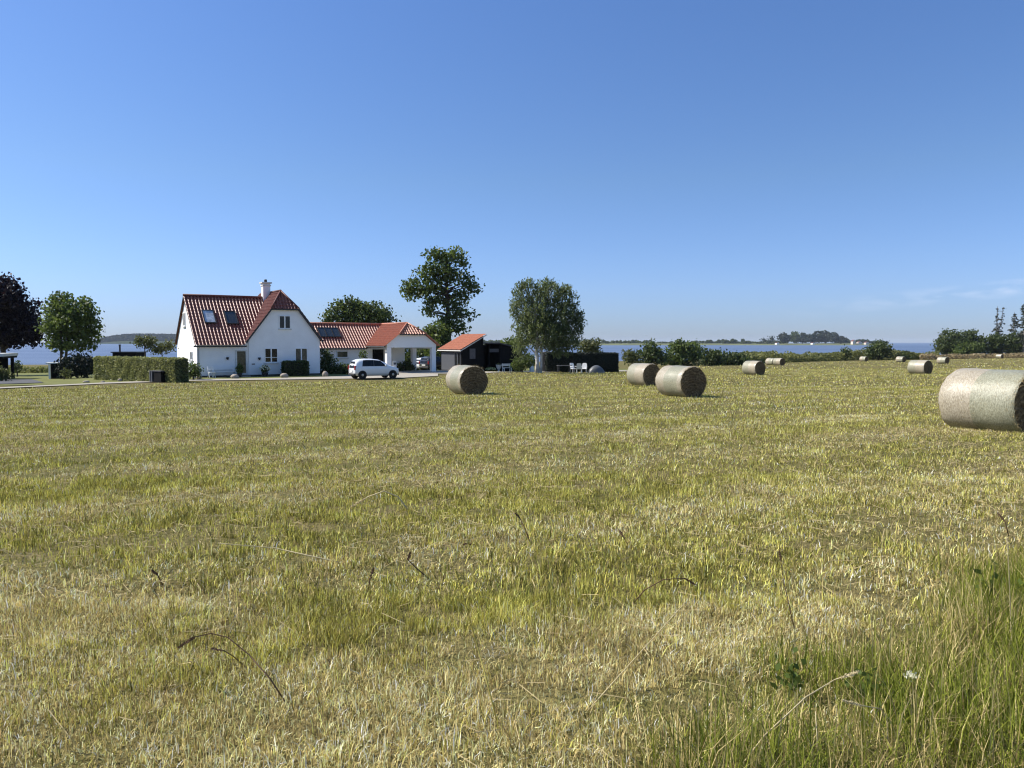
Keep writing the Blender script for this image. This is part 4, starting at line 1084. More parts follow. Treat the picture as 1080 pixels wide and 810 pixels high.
# conifers
def conifer(px, py_top, d, sparse, label, seed, fork=False):
    r = np.random.default_rng(seed); bx = (px - 540) / F * d; base = Vector((bx, d, G(bx, d)))
    H = at(px, py_top, d).z - base.z
    root = empty('conifer', base, 0, label, 'tree', 'conifers at the right edge')
    mb = MB(); P = []
    tops = [(0, 0, 1.0)] + ([(1.9, .25, .98)] if fork else [])
    for tx, ty, k in tops:
        hh = H * k; pts_ = [(tx * sstep(.25, .9, t) * (1 if t < .97 else 1.1), ty * t, hh * t) for t in np.linspace(0, 1, 9)]
        mb.tube(pts_, [.24 * (1 - .88 * i / 8) + .02 for i in range(9)], 6)
        z = hh * .28
        while z < hh * .99:
            t = z / hh; i0 = min(7, int(t * 8)); c = Vector(pts_[i0]).lerp(Vector(pts_[i0 + 1]), t * 8 - i0)
            for q in range(4):
                an = r.uniform(0, 6.28); ln = (.42 + 3.1 * (1 - t) ** .8) * r.uniform(.35, 1.1) * (.7 if fork else 1)
                e = c + Vector((math.cos(an) * ln, math.sin(an) * ln, -ln * r.uniform(.02, .28)))
                md = c.lerp(e, .55) + Vector((0, 0, ln * .08))
                mb.tube([c, md, e], [.09, .06, .02], 4, cap=False)
                live = sparse if t > .6 else min(1, sparse + .45)
                for f_ in np.linspace(.25, 1, max(3, int(ln * 5))):
                    if r.uniform() < live:
                        b_ = (c.lerp(md, f_ * 2) if f_ < .5 else md.lerp(e, f_ * 2 - 1))
                        for _ in range(4): P.append(tuple(b_ + Vector((r.normal(0, .16), r.normal(0, .16), r.normal(-.12, .12)))))
            z += r.uniform(.38, .75)
    mb.build('trunk', M['grey_bark'], root, fixn=False)
    P = np.array(P); leaves('needles', P, .24, M['needle'], root, None, 2.2, r=r)
conifer(1050, 323, 258, .22, 'nearly bare forked conifer, leftmost at the right edge', 5, True)
conifer(1068, 329, 252, .75, 'ragged conifer between the nearly bare one and the rightmost', 6)
conifer(1079, 318, 246, .9, 'tallest fuller conifer cut by the right edge', 8)
conifer(1096, 326, 250, .7, 'conifer just beyond the right edge', 9)

# shore scrub and dry grass strips (nobody could count these plants)
def strip(name, pts_px, d0, dd, h, n, leaf, m, label, seed):
    r = np.random.default_rng(seed); Ps = []
    px = np.interp(r.uniform(0, 1, n), np.linspace(0, 1, len(pts_px)), pts_px)
    d = (np.interp(px, pts_px, d0) if hasattr(d0, '__len__') else d0) + r.uniform(0, dd, n)
    x = (px - 540) / F * d
    hh = h * (.55 + .9 * vnoise(x, d * 1.0, 6, seed))
    z = gnd(x, d) + hh * r.uniform(0, 1, n) ** .8
    P = np.stack([x, d, z], -1)
    o = leaves(name, P, leaf, M[m], None, .55 * vnoise(x, z * 2, 3, seed + 1) + r.uniform(0, .45, n), 1.8, r=r)
    return tag(o, label, 'scrub', kind='stuff')
strip('shore_scrub', [770, 800, 850, 900, 950, 990], [150, 158, 190, 215, 222, 222], 14, 2.3, 16000, .34, 'scrub', 'green shore scrub between the field and the water', 60)
strip('dry_shore_grass', [970, 1000, 1040, 1090], [208, 226, 236, 236], 8, 1.3, 6000, .3, 'drygrass', 'band of dry tan grass along the field edge before the conifers', 61)
strip('reeds', [-40, 0, 30, 50], 90, 5, .75, 2600, .16, 'scrub', 'low green growth between the left lawn and the water', 62)
strip('garden_scrub', [60, 130, 200], 84, 6, .8, 2500, .18, 'scrub', 'low growth behind the clipped hedge', 63)

# ================================================================== FAR SHORES
M['far_land'] = mat('far_meadow', (.14, .15, .07), .95, .1, noise=.3, nscale=.02)
M['far_wood'] = mat('far_wooded_hill', (.030, .045, .024), .95, .1, noise=.45, nscale=.06, bump=1, bscale=.1)
def far_terrain(name, prof, d, depth, m, label, cat):
    """prof: (px, crest height in metres) seen at distance d; a low mound, real depth"""
    V, Fc = [], []; n = len(prof); cross = [(0, -.6), (.05, .35), (.22, .82), (.5, 1), (.8, .7), (1, -.6)]
    for px, hh in prof:
        x = (px - 540) / F * d
        for t, k in cross: V.append((x * (1 + t * depth / d), d + t * depth, hh * k if k > 0 else -1.0))
    k = len(cross)
    for i in range(n - 1):
        for q in range(k - 1): Fc.append((i * k + q, (i + 1) * k + q, (i + 1) * k + q + 1, i * k + q + 1))
    me = bpy.data.meshes.new(name); me.from_pydata(V, [], Fc); me.update()
    me.polygons.foreach_set('use_smooth', [True] * len(Fc))
    return tag(link(name, me, m), label, cat, kind='structure')
far_terrain('far_shore', [(470, .3), (520, 3.0), (600, 4.0), (640, 4.5), (700, 5), (760, 4.2), (820, 4), (880, 5), (905, 5), (930, 3.0), (942, .5)], 1950, 500, M['far_land'], 'low green shore across the bay', 'shore')
isl = far_terrain('wooded_island', [(96, 1), (104, 10), (112, 22), (120, 30), (132, 37), (145, 40), (165, 39), (190, 36), (230, 28), (270, 12), (290, 1)], 3600, 700, M['far_wood'], 'long wooded island on the left horizon', 'island')
def canopy(name, items, m, leaf, label, seed):
    """a far belt of trees: many crown puffs in one mass"""
    r = np.random.default_rng(seed); Ps = []
    for px, d, w_, h_ in items:
        x = (px - 540) / F * d; n = int(40 + w_ * h_ * 1.1)
        q = r.normal(size=(n, 3)); q /= np.linalg.norm(q, axis=1)[:, None]; q *= (r.uniform(.5, 1, n))[:, None]
        Ps.append(np.stack([x + q[:, 0] * w_ / 2, d + q[:, 1] * w_ / 2, 3.0 + h_ * .5 + q[:, 2] * h_ * .5], -1))
    P = np.concatenate(Ps); return tag(leaves(name, P, leaf, M[m], None, None, 1.2, r=r), label, 'wood', kind='stuff')
r_ = np.random.default_rng(4)
items = []
for px in np.arange(500, 830, 2.2):
    h_ = r_.uniform(3, 9) * (1.7 if 738 < px < 785 else 1) * (.8 if 690 < px < 730 else 1) * (1.25 if px < 690 else 1)
    items.append((px + r_.uniform(-1, 1), 2150 + r_.uniform(-60, 120), r_.uniform(8, 16), h_))
for px in np.arange(882, 935, 2): items.append((px, 2200, 12, r_.uniform(8, 15) * (1 if px < 915 else .7)))
canopy('far_treeline', items, 'leaf_dark', 4.0, 'thin line of trees along the far shore', 5)
items = []
for px in np.arange(97, 285, 1.7):
    hh = np.interp(px, [96, 104, 112, 120, 132, 145, 165, 190, 230, 270, 290], [1, 10, 22, 30, 37, 40, 39, 36, 28, 12, 1])
    for q in range(3): items.append((px, 3650 + q * 110, 22, hh * (.5 + .25 * q) + 8))
M['leaf_far'] = leafmat('far_canopy', (.014, .024, .012), (.036, .052, .020), .1)
canopy('island_wood', items, 'leaf_far', 7.0, 'dense wood covering the left island', 6)
for k, (px, w_, h_, lab) in enumerate([
        (826, 30, 26, 'leftmost rounded crown of the tree clump across the bay'), (838, 30, 29, 'pale second crown of the clump across the bay'),
        (846, 30, 27, 'third crown of the clump across the bay, beside the pale one'), (854, 26, 23, 'small dark crown in the dip of the clump across the bay'),
        (862, 34, 30, 'crown left of the tallest one in the clump across the bay'), (870, 36, 33, 'tallest crown of the clump across the bay'),
        (879, 32, 27, 'crown right of the tallest one in the clump across the bay'), (887, 26, 18, 'low rightmost crown of the clump across the bay')]):
    d = 2030 + 25 * (k % 3); s = d / F; zb = 3.0
    tree('far_tree', lab, 'tree', px, d, [(px, 361.5 - h_ * .55 / s + .3, w_ / 2 / s, h_ * .5 / s), (px + 1.5, 361.5 - h_ * .4 / s, w_ / 2 / s, h_ * .38 / s)], 2.3, 'leaf_far' if k != 1 else 'leaf_green', trunk_r=.6, seed=90 + k, gz=zb, group='tree clump across the bay', fill=1.5, inner=.35, sig=1.2)
for px, w_, h_, lab in ((806.5, 12, 10, 'low round tree left of the narrow one across the bay'), (813.3, 9, 17, 'narrow pointed tree alone across the bay')):
    d = 2050; s = d / F
    tree('far_tree', lab, 'tree', px, d, [(px, 361.6 - h_ * .5 / s, w_ / 2 / s, h_ * .5 / s)], 2.6, 'leaf_far', trunk_r=.4, seed=int(px), gz=3.0, fill=1.4)
M['far_wall'] = mat('pale_far_wall', (.62, .55, .47), .8, .2)
for px, w_, h_, m, lab in ((899.5, 8, 11, 'far_wall', 'tall narrow pale house across the bay'), (906, 12, 7, 'far_wall', 'wider low pale house across the bay'), (913.5, 9, 6, 'far_wall', 'rightmost small pale house across the bay'),
                           (857, 7, 4, 'white', 'tiny white house below the tree clump across the bay'), (819.5, 8, 4, 'white', 'tiny white house between the narrow tree and the tree clump')):
    d = 1985; hh = empty('far_house', ((px - 540) / F * d, d, 3.0), .3, lab, 'house')
    mb = MB(); mb.prism([(-w_ / 2, -3, -2), (w_ / 2, -3, -2), (w_ / 2, -3, h_ * .65), (0, -3, h_ * .96), (-w_ / 2, -3, h_ * .65)], (0, 8, 0)); mb.build('wall', M[m], hh)
    mb = MB(); mb.prism([(-w_ / 2 - .4, -3.4, h_ * .62), (0, -3.4, h_ + .1), (w_ / 2 + .4, -3.4, h_ * .62), (0, -3.4, h_ * .97)], (0, 8.8, 0)); mb.build('roof', M['ridge'], hh)

# ================================================================== CAR
def make_car(loc, rz, paint, label):
    root = empty('parked_car', loc, rz, label, 'car')
    # stations along x (0 rear .. 3.55 front): half width belt, sill z, belt z, top z (centre), half width top
    St = [(.00, .66, .40, .74, .80, .50), (.05, .76, .30, .86, 1.10, .58), (.16, .79, .24, .90, 1.33, .60), (.40, .81, .22, .90, 1.45, .60), (.90, .82, .22, .90, 1.49, .60), (1.45, .82, .22, .90, 1.48, .60),
          (1.95, .82, .22, .90, 1.42, .58), (2.30, .82, .22, .90, 1.27, .58), (2.62, .81, .22, .90, 1.08, .60), (2.80, .81, .23, .89, .98, .66), (3.10, .79, .24, .83, .91, .60), (3.35, .74, .25, .74, .83, .55), (3.50, .64, .30, .62, .70, .48), (3.56, .5, .38, .54, .60, .4)]
    V, Fc = [], []; K = None
    for x, hw_, zs, zb, zt, ht in St:
        sec = [(hw_ * .90, zs), (hw_, zs + (zb - zs) * .35), (hw_, zs + (zb - zs) * .75), (hw_ * .985, zb), (ht + (hw_ - ht) * .45, zb + (zt - zb) * .55), (ht, zt - (zt - zb) * .10), (ht * .6, zt), (0, zt + .012)]
        ring = [(x, -a, b_) for a, b_ in sec] + [(x, a, b_) for a, b_ in sec[-2::-1]]
        K = len(ring); V += ring
    for i in range(len(St) - 1):
        for q in range(K - 1): Fc.append((i * K + q, i * K + q + 1, (i + 1) * K + q + 1, (i + 1) * K + q))
        Fc.append((i * K + K - 1, i * K, (i + 1) * K, (i + 1) * K + K - 1))
    Fc.append(tuple(range(K))); Fc.append(tuple((len(St) - 1) * K + q for q in range(K - 1, -1, -1)))
    me = bpy.data.meshes.new('body'); me.from_pydata(V, [], Fc); me.update()
    bm = bmesh.new(); bm.from_mesh(me); bmesh.ops.recalc_face_normals(bm, faces=bm.faces); bm.to_mesh(me); bm.free()
    me.polygons.foreach_set('use_smooth', [True] * len(me.polygons)); body = link('body', me, paint, root)
    def P(x, q, off=.0):
        xs = [s[0] for s in St]; i = max(0, min(len(St) - 2, sum(1 for a in xs if a <= x) - 1)); f_ = (x - xs[i]) / (xs[i + 1] - xs[i])
        qi = min(K - 2, int(q)); fq = q - qi
        a = Vector(V[i * K + qi]).lerp(Vector(V[i * K + qi + 1]), fq); b_ = Vector(V[(i + 1) * K + qi]).lerp(Vector(V[(i + 1) * K + qi + 1]), fq)
        return a.lerp(b_, f_)
    def panel(name, xs, qs, m, off=.012):
        """a curved sheet laid just outside the body between stations xs and section positions qs"""
        mb = MB(); C = Vector((1.6, 0, .8)); nx, nq = 6, 5; g = []
        for i in range(nx + 1):
            for k in range(nq + 1):
                ti, tk = i / nx, k / nq
                x0 = xs[0] + (xs[1] - xs[0]) * ti; x1 = xs[2] + (xs[3] - xs[2]) * ti if len(xs) > 2 else x0
                x = x0 + (x1 - x0) * tk; q = qs[0] + (qs[1] - qs[0]) * tk
                e = .02; p_ = P(x, q); n_ = (P(min(x + e, 3.55), q) - P(max(x - e, 0), q)).cross(P(x, min(q + e, K - 1.001)) - P(x, max(q - e, 0)))
                n_ = n_.normalized() if n_.length > 1e-9 else Vector((0, 0, 1))
                if n_.dot(p_ - Vector((p_.x * .75 + .4, 0, .75))) < 0: n_ = -n_
                mb.v.append(tuple(p_ + n_ * off))
        for i in range(nx):
            for k in range(nq): a = i * (nq + 1) + k; mb.f.append((a, a + nq + 1, a + nq + 2, a + 1))
        return mb.build(name, M[m] if isinstance(m, str) else m, root, smooth=True)
    for a, b_ in ((3.12, 4.85), (10.88, 9.15)):   # side glass; sections run right side 0..7, left 7..14
        panel('side_window', (.55, 1.465, .66, 1.465), (a, b_), 'glass'); panel('side_window', (1.475, 2.50, 1.475, 2.06), (a, b_), 'glass')
    panel('windscreen', (2.06, 2.66), (5.3, 8.7), 'glass')
    mb = MB(); mb.prism([(-.012, -.52, .80), (-.012, .52, .80), (.10, .46, 1.30), (.10, -.46, 1.30)], (.06, 0, .0)); mb.build('rear_window', M['glass'], root, bevel=.015)
    mb = MB(); mb.box(-.05, .25, -.70, .70, .26, .42); mb.box(3.40, 3.58, -.55, .55, .24, .38); mb.build('bumper', M['dark'], root, bevel=.03)
    mb = MB(); mb.box(-.045, -.005, -.26, .26, .52, .64); mb.build('number_plate', M['plate'], root)
    for s in (-1, 1):
        mb = MB(); mb.box(-.03, .12, s * .68 - .07, s * .68 + .07, .68, .98); mb.build('tail_light', M['red_lens'], root, bevel=.02)
        mb = MB(); mb.box(3.22, 3.48, s * .60 - .10, s * .60 + .10, .60, .76); mb.build('headlight', M['clear_lens'], root, bevel=.04)
        mb = MB(); mb.box(2.30, 2.44, s * .90 - .08, s * .90 + .06, .93, 1.06); mb.build('mirror', paint, root, bevel=.03)
        mb = MB(); mb.box(1.50, 1.66, s * .825 - .02, s * .825 + .02, .80, .84); mb.build('door_handle', paint, root, bevel=.008)
        for wx in (.55, 2.95):
            mb = MB(); mb.lathe([(.20, -.09), (.275, -.10), (.295, -.06), (.295, .06), (.275, .10), (.20, .09)], n=24, axis='y')
            wh = mb.build('wheel', M['tyre'], root, loc=(wx, s * .74, .295), smooth=False)
            mb = MB(); mb.lathe([(.20, s * .02), (.195, s * .075), (.06, s * .095)], n=20, axis='y')
            mb.build('rim', M['rim'], wh)
            for k in range(5):
                pass
            mb = MB(); mb.lathe([(.335, -.012), (.335, .012)], c=(0, 0, 0), n=24, axis='y'); ar = mb.build('wheel_arch', M['dark'], root, loc=(wx, s * .808, .30))
            wh.location.y = s * .765
    return root
p0 = hit(371, 400.3)
make_car((p0.x, p0.y, p0.z + .055), HR + R(-3), M['car_white'], 'small white hatchback parked on the gravel drive before the low wing')
p0 = at(441, 389, 86)
make_car((p0.x, p0.y, G(p0.x, p0.y) + .03), HR + R(20), M['car_white'], 'white car seen between the carport columns, parked behind the carport')
p0 = at(447, 391, 79.5)
make_car((p0.x, p0.y, G(p0.x, p0.y) + .08), HR + R(15), M['car_dark'], 'dark car seen between the carport and the red roofed shed')

# ================================================================== GARDEN THINGS
def stone(px, py, w_, h_, label, seed):
    p_ = hit(px, py); s = p_.y / F; r = random.Random(seed)
    bm = bmesh.new(); bmesh.ops.create_icosphere(bm, subdivisions=3, radius=1)
    ax = [Vector((r.gauss(0, 1), r.gauss(0, 1), r.gauss(0, 1))).normalized() for _ in range(9)]
    for v in bm.verts:
        k = 1
        for a in ax: k -= .16 * max(0, v.co.normalized().dot(a) - .55)
        v.co = Vector((v.co.x * w_ / 2 * s * k, v.co.y * w_ / 2 * s * .9 * k, v.co.z * h_ * .62 * s * k + h_ * .42 * s))
    me = bpy.data.meshes.new('boulder'); bm.to_mesh(me); bm.free(); me.polygons.foreach_set('use_smooth', [True] * len(me.polygons))
    o = link('boulder', me, M['stone'], loc=p_); tag(o, label, 'boulder', 'boulders set along the drive')
for i, (px, py, w_, h_, lab) in enumerate([
    (91, 404, 7, 2.6, 'flat pale stone on the grass left of the hedge, leftmost of the row'), (108.5, 403.7, 4.5, 2.2, 'small low stone before the left end of the clipped hedge'),
    (126.5, 402.6, 5, 3.4, 'pointed pale stone before the middle of the clipped hedge'), (145, 402.3, 4, 1.8, 'smallest low stone left of the bin shelter'),
    (210, 400.2, 6, 5.2, 'upright tan stone at the house corner, beside the white chair'), (247.5, 399.5, 9, 5, 'wide brown boulder left of the front door'),
    (300, 398.6, 9, 5.2, 'pale boulder in front of the box hedge'), (343, 397.6, 7, 6.2, 'pointed pale boulder at the right corner of the gable')]):
    stone(px, py, w_, h_, lab, i)

# bin shelter against the hedge
p0 = Vector((-.4705 * 53.1, 53.1, G(-25, 53.1)))
bn_ = empty('bin_shelter', (p0.x, p0.y, p0.z), math.atan2(-6.2, 8.85), 'low dark bin shelter with two pale posts against the clipped hedge', 'bin shelter')
mb = MB(); mb.box(.28, 1.25, .05, .75, -.1, .78); mb.build('bin_box', M['black_wood'], bn_)
mb = MB(); mb.box(-.1, 1.32, 0, .8, .785, .83); mb.build('lid', M['felt'], bn_)
for k in (0, .2):
    mb = MB(); mb.box(k - .05, k + .05, -.02, .08, -.1, .78); mb.build('post', M['grey_board'], bn_)

# white folding chair, bench, pots by the house
p0 = house.matrix_basis @ Vector((.85, -.9, 0)); 
fc = empty('folding_chair', (p0.x, p0.y, G(p0.x, p0.y)), HR + R(10), 'white folding garden chair by the house corner', 'chair')
mb = MB()
for s in (-.22, .22):
    mb.tube([(s, -.25, 0), (s, .05, .45), (s, .25, .92)], .022, 6); mb.tube([(s, .25, 0), (s, -.22, .45)], .022, 6)
mb.build('frame', M['white'], fc)
mb = MB(); mb.box(-.22, .22, -.24, .18, .44, .47); mb.build('seat', M['white'], fc)
mb = MB(); mb.box(-.22, .22, .17, .20, .66, .74); mb.box(-.22, .22, .22, .25, .82, .90); mb.build('backrest', M['white'], fc)
def bench(name, loc, rz, label, ln=1.9, m='white'):
    o = empty(name, loc, rz, label, 'bench'); h = ln / 2
    mb = MB(); [mb.box(-h, h, -.2 + k * .14, -.09 + k * .14, .42, .46) for k in range(3)]; mb.build('seat', M[m], o)
    mb = MB(); [mb.box(-h, h, .24, .27, .60 + k * .13, .70 + k * .13) for k in range(2)]; mb.build('backrest', M[m], o)
    for s in (-h + .08, h - .08):
        mb = MB(); mb.box(s - .03, s + .03, -.2, -.14, 0, .415); mb.box(s - .03, s + .03, .20, .238, 0, .85); mb.box(s - .03, s + .03, -.14, .20, .34, .40); mb.build('leg', M[m], o)
    return o
p0 = house.matrix_basis @ Vector((1.9, -.42, 0)); bench('bench', (p0.x, p0.y, G(p0.x, p0.y) + .03), HR, 'white slatted bench against the house wall left of the front door', 1.8)
p0 = hit(535.5, 391.6); bench('bench', (p0.x, 76.0, G(p0.x, 76.0)), R(25), 'small white topped bench before the black shed', .95)
def pot(loc, r0, h, m, label, flower=None, rad=.4, plant='leaf_green', ph=.4):
    o = empty('potted_plant', loc, 0, label, 'potted plant')
    mb = MB(); mb.lathe([(r0 * .7, 0), (r0, h * .9), (r0 * 1.08, h * .9), (r0 * 1.08, h), (r0 * .9, h), (r0 * .85, h * .9)], n=14); mb.build('pot', M[m], o, smooth=False)
    r = np.random.default_rng(int(abs(loc[0]) * 50)); n = 420
    q = r.normal(size=(n, 3)); q /= np.linalg.norm(q, axis=1)[:, None]; q = q * r.uniform(.4, 1, n)[:, None] * np.array((rad, rad, ph)) + np.array((0, 0, h + ph * .8))
    leaves('foliage', q, .085, M[plant], o, r=r)
    if flower:
        n = 170; q = r.normal(size=(n, 3)); q /= np.linalg.norm(q, axis=1)[:, None]; q[:, 2] = np.abs(q[:, 2]) * .9 - .1
        leaves('flowers', q * np.array((rad, rad, ph)) * 1.05 + np.array((0, 0, h + ph * .8)), .11, M[flower], o, elong=1, r=r)
    return o
p0 = house.matrix_basis @ Vector((4.95, -.95, 0)); pot((p0.x, p0.y, G(p0.x, p0.y)), .26, .36, 'dark', 'bushy potted plant covered in cream flowers, right of the front door', 'white_flower', .40, ph=.33)
p0 = house.matrix_basis @ Vector((2.95, -1.0, 0)); pot((p0.x, p0.y, G(p0.x, p0.y) + .0), .2, .34, 'dark', 'green potted plant standing before the glass front door', None, .30, ph=.45)
p0 = hit(205, 399.5); pot((p0.x, p0.y, p0.z), .15, .22, 'offwhite', 'small white flowered pot beside the rounded shrub at the hedge end', 'white_flower', .24, ph=.22)
p0 = at(517.5, 391, 77); pot((p0.x, p0.y, G(p0.x, p0.y)), .2, .12, 'dark', 'low tub of yellow flowers before the open porch of the black shed', 'yellow_flower', .48, ph=.20)
# stone urn
p0 = hit(527.5, 391.7)
ur = empty('urn', (p0.x, 76.2, G(p0.x, 76.2)), 0, 'pale stone garden urn between the yellow flowers and the white bench', 'urn')
mb = MB(); mb.lathe([(.17, 0), (.17, .08), (.08, .14), (.08, .24), (.14, .30), (.24, .48), (.27, .66), (.29, .68), (.29, .72), (.22, .72), (.20, .64)], n=18); mb.build('bowl', M['offwhite'], ur, smooth=True)
r0 = np.random.default_rng(5); q = r0.normal(size=(120, 3)) * np.array((.12, .12, .06)) + np.array((0, 0, .76)); leaves('foliage', q, .07, M['leaf_olive'], ur, r=r0)
# charging post by the carport
p0 = house.matrix_basis @ Vector((17.55, 1.6, 0))
cp = empty('charging_post', (p0.x, p0.y, HB), HR, 'white charging post standing inside the carport left of centre', 'charging post')
mb = MB(); mb.box(-.19, .19, -.13, .13, -.1, 1.05); mb.build('cabinet', M['white'], cp, bevel=.02)
mb = MB(); mb.box(-.12, .12, -.15, -.131, .72, .92); mb.build('screen', M['grey_board'], cp)
# things under the birch and before the dark hedge
p0 = at(561.5, 387, 78)
bp = empty('garden_cupboard', (p0.x, p0.y, G(p0.x, p0.y)), R(15), 'pale blue garden cupboard just left of the birch trunk', 'cupboard')
mb = MB(); mb.box(-.19, .19, 0, .4, .02, 1.15); mb.build('cabinet', M['blue_panel'], bp)
mb = MB(); mb.box(-.16, .16, -.02, -.001, .08, 1.08); mb.build('door', M['blue_panel'], bp)
def garden_chair(px, d, rz, label):
    x = (px - 540) / F * d; o = empty('garden_chair', (x, d, G(x, d)), rz, label, 'chair', 'white garden chairs before the dark hedge')
    mb = MB(); mb.box(-.26, .26, -.25, .25, .38, .43); mb.build('seat', M['white'], o, bevel=.015)
    mb = MB(); mb.prism([(-.26, .22, .43), (.26, .22, .43), (.22, .32, .92), (.12, .335, .98), (-.12, .335, .98), (-.22, .32, .92)], (0, .035, 0)); mb.build('backrest', M['white'], o)
    for s in (-1, 1):
        mb = MB(); mb.tube([(s * .27, -.25, .62), (s * .27, .24, .66)], .025, 6); mb.tube([(s * .27, -.24, .43), (s * .27, -.25, .62)], .022, 6); mb.build('armrest', M['white'], o)
        for t in (-1, 1):
            mb = MB(); mb.tube([(s * .23, t * .22, .38), (s * .27, t * .27, 0)], .022, 6); mb.build('leg', M['white'], o)
garden_chair(605, 76.6, R(30), 'white plastic garden chair left in the group by the dark hedge')
garden_chair(611, 76.3, R(170), 'white plastic garden chair in the middle of the group by the dark hedge')
garden_chair(616, 77.2, R(-15), 'white plastic garden chair nearest the rounded grey cover')
x0 = (595 - 540) / F * 77
gt = empty('garden_table', (x0, 77, G(x0, 77)), R(10), 'grey garden table on slim legs left of the white garden chairs', 'table')
mb = MB(); mb.box(-.7, .7, -.4, .4, .70, .74); mb.build('tabletop', M['felt'], gt)
for sx_ in (-.6, .6):
    for sy_ in (-.32, .32):
        mb = MB(); mb.box(sx_ - .03, sx_ + .03, sy_ - .03, sy_ + .03, 0, .698); mb.build('leg', M['grey_board'], gt)
x0 = (629 - 540) / F * 77
cv = MB(); prof = []
nL = 14
for i in range(nL + 1):
    t = i / nL; hh = .78 * max(.02, math.sin(math.pi * min(1, .06 + t * .9))) ** .6
    for k in range(9):
        an = math.pi * k / 8; cv.v.append(((t - .5) * 1.5, -math.cos(an) * .55 * (.75 + .25 * math.sin(math.pi * t)), math.sin(an) ** .8 * hh + .0))
for i in range(nL):
    for k in range(8): cv.f.append((i * 9 + k, (i + 1) * 9 + k, (i + 1) * 9 + k + 1, i * 9 + k + 1))
cv.f.append(tuple(range(9))); cv.f.append(tuple(nL * 9 + k for k in range(8, -1, -1)))
o = cv.build('rounded_cover', M['silver'], loc=(x0, 76.9, G(x0, 76.9)), rz=R(8), smooth=True); tag(o, 'low rounded silvery grey cover standing before the tall dark hedge', 'cover')

# ================================================================== STALKS STANDING OUT IN THE FOREGROUND
def stalk(label, pix, r0, m, head=None, name='grass_stalk', dpt=None, sway=.06, hm=None):
    """pix: pixels from the foot upwards; the foot stands on the ground"""
    foot = hit(*pix[0]); d = foot.y if dpt is None else dpt
    r = random.Random(label); P = [foot]
    for i, q in enumerate(pix[1:]): 
        c = at(q[0], q[1], d + sway * (i + 1) * r.uniform(-1, 1)); c.z = max(c.z, G(c.x, c.y) + .02); P.append(c)
    # smooth
    pts_ = []
    for a, b_ in zip(P, P[1:]):
        pts_ += [a, a.lerp(b_, .5)]
    pts_.append(P[-1])
    root = empty(name, foot, 0, label, 'grass stalk')
    mb = MB(); n = len(pts_); mb.tube([p_ - foot for p_ in pts_], [r0 * (1 - .55 * i / n) for i in range(n)], 5); mb.build('stem', M[m], root, smooth=True, fixn=False)
    if head:
        a, b_ = P[-2] - foot, P[-1] - foot
        a = a.lerp(b_, 1 - head) if head < 1 else a
        k = int(60 + 260 * (b_ - a).length); rr_ = np.random.default_rng(len(label)); t = rr_.uniform(0, 1, k)
        q = np.array(a)[None] * (1 - t)[:, None] + np.array(b_)[None] * t[:, None] + rr_.normal(size=(k, 3)) * (r0 * .8 * np.sin(np.pi * (.15 + .8 * t)))[:, None]
        leaves('seed_head', q, r0 * 1.3, M[hm or m], root, elong=2.6, r=rr_)
    return root
stalk('dark brown seed stalk arching over at the left, its drooping head the largest', [(302, 742), (285, 716), (262, 690), (240, 672), (222, 668), (205, 672), (188, 683)], .0036, 'brown_stem', 1)
stalk('shorter dark seed stalk just under the arching one at the left', [(262, 706), (246, 692), (236, 686), (222, 684)], .0032, 'brown_stem', 1)
stalk('pale stem lying almost flat over the stubble left of centre', [(362, 594), (330, 587), (290, 578), (230, 573)], .0055, 'pale_stem')
stalk('pale arching grass stem with bent tip, upper left of centre', [(432, 540), (420, 524), (405, 518), (388, 524), (370, 536)], .008, 'pale_stem', .8)
stalk('slim dark stalk leaning left in the middle of the field', [(559, 572), (554, 558), (548, 546), (543, 541)], .0050, 'brown_stem', 1)
stalk('short dark twig lying flat left of the slim leaning stalk', [(508, 577), (498, 575), (488, 574)], .0050, 'brown_stem', 1)
stalk('short dark upright stalk right of centre', [(662, 574), (657, 566), (653, 559)], .0050, 'brown_stem', 1)
stalk('dark kinked stalk below centre, left of the tall yellow stem', [(452, 610), (440, 600), (430, 590), (433, 583)], .0050, 'brown_stem', 1)
stalk('dark upright stalk left of the kinked one', [(388, 624), (390, 612), (394, 599)], .0050, 'brown_stem', 1)
stalk('small dark curved stalk near the left edge', [(172, 618), (166, 606), (160, 601)], .0050, 'brown_stem', 1)
stalk('tall yellow double stem standing below centre', [(526, 768), (516, 728), (503, 680), (492, 640), (480, 600)], .0036, 'yellow_stem', .5)
stalk('long straight pale stem leaning right near the verge', [(618, 752), (650, 716), (690, 672), (724, 634)], .0028, 'pale_stem')
stalk('dark curled stalk hanging over, above the long straight pale stem', [(668, 636), (680, 622), (700, 611), (722, 610), (734, 617)], .0042, 'brown_stem', 1)
stalk('pair like dark stalk by the right edge of the field', [(1064, 566), (1060, 550), (1052, 541)], .0050, 'brown_stem', 1)
stalk('long tan stem with a plump seed head crossing the verge', [(776, 815), (806, 776), (850, 735), (880, 717), (906, 708)], .0032, 'pale_stem', .7)
stalk('drooping tan seed head right of the long tan stem', [(936, 800), (936, 762), (930, 748), (908, 744), (888, 738)], .0030, 'pale_stem', 1)
stalk('thin upright pale stem in the verge below the seed heads', [(862, 815), (862, 780), (860, 750)], .0028, 'pale_stem')
stalk('thin upright tan stem close to the right edge', [(1068, 690), (1066, 650), (1064, 600), (1062, 565)], .0034, 'pale_stem', .4)
stalk('thin brown stalk in the stubble before the verge', [(838, 664), (832, 638), (826, 610), (822, 580)], .0032, 'brown_stem', .35)
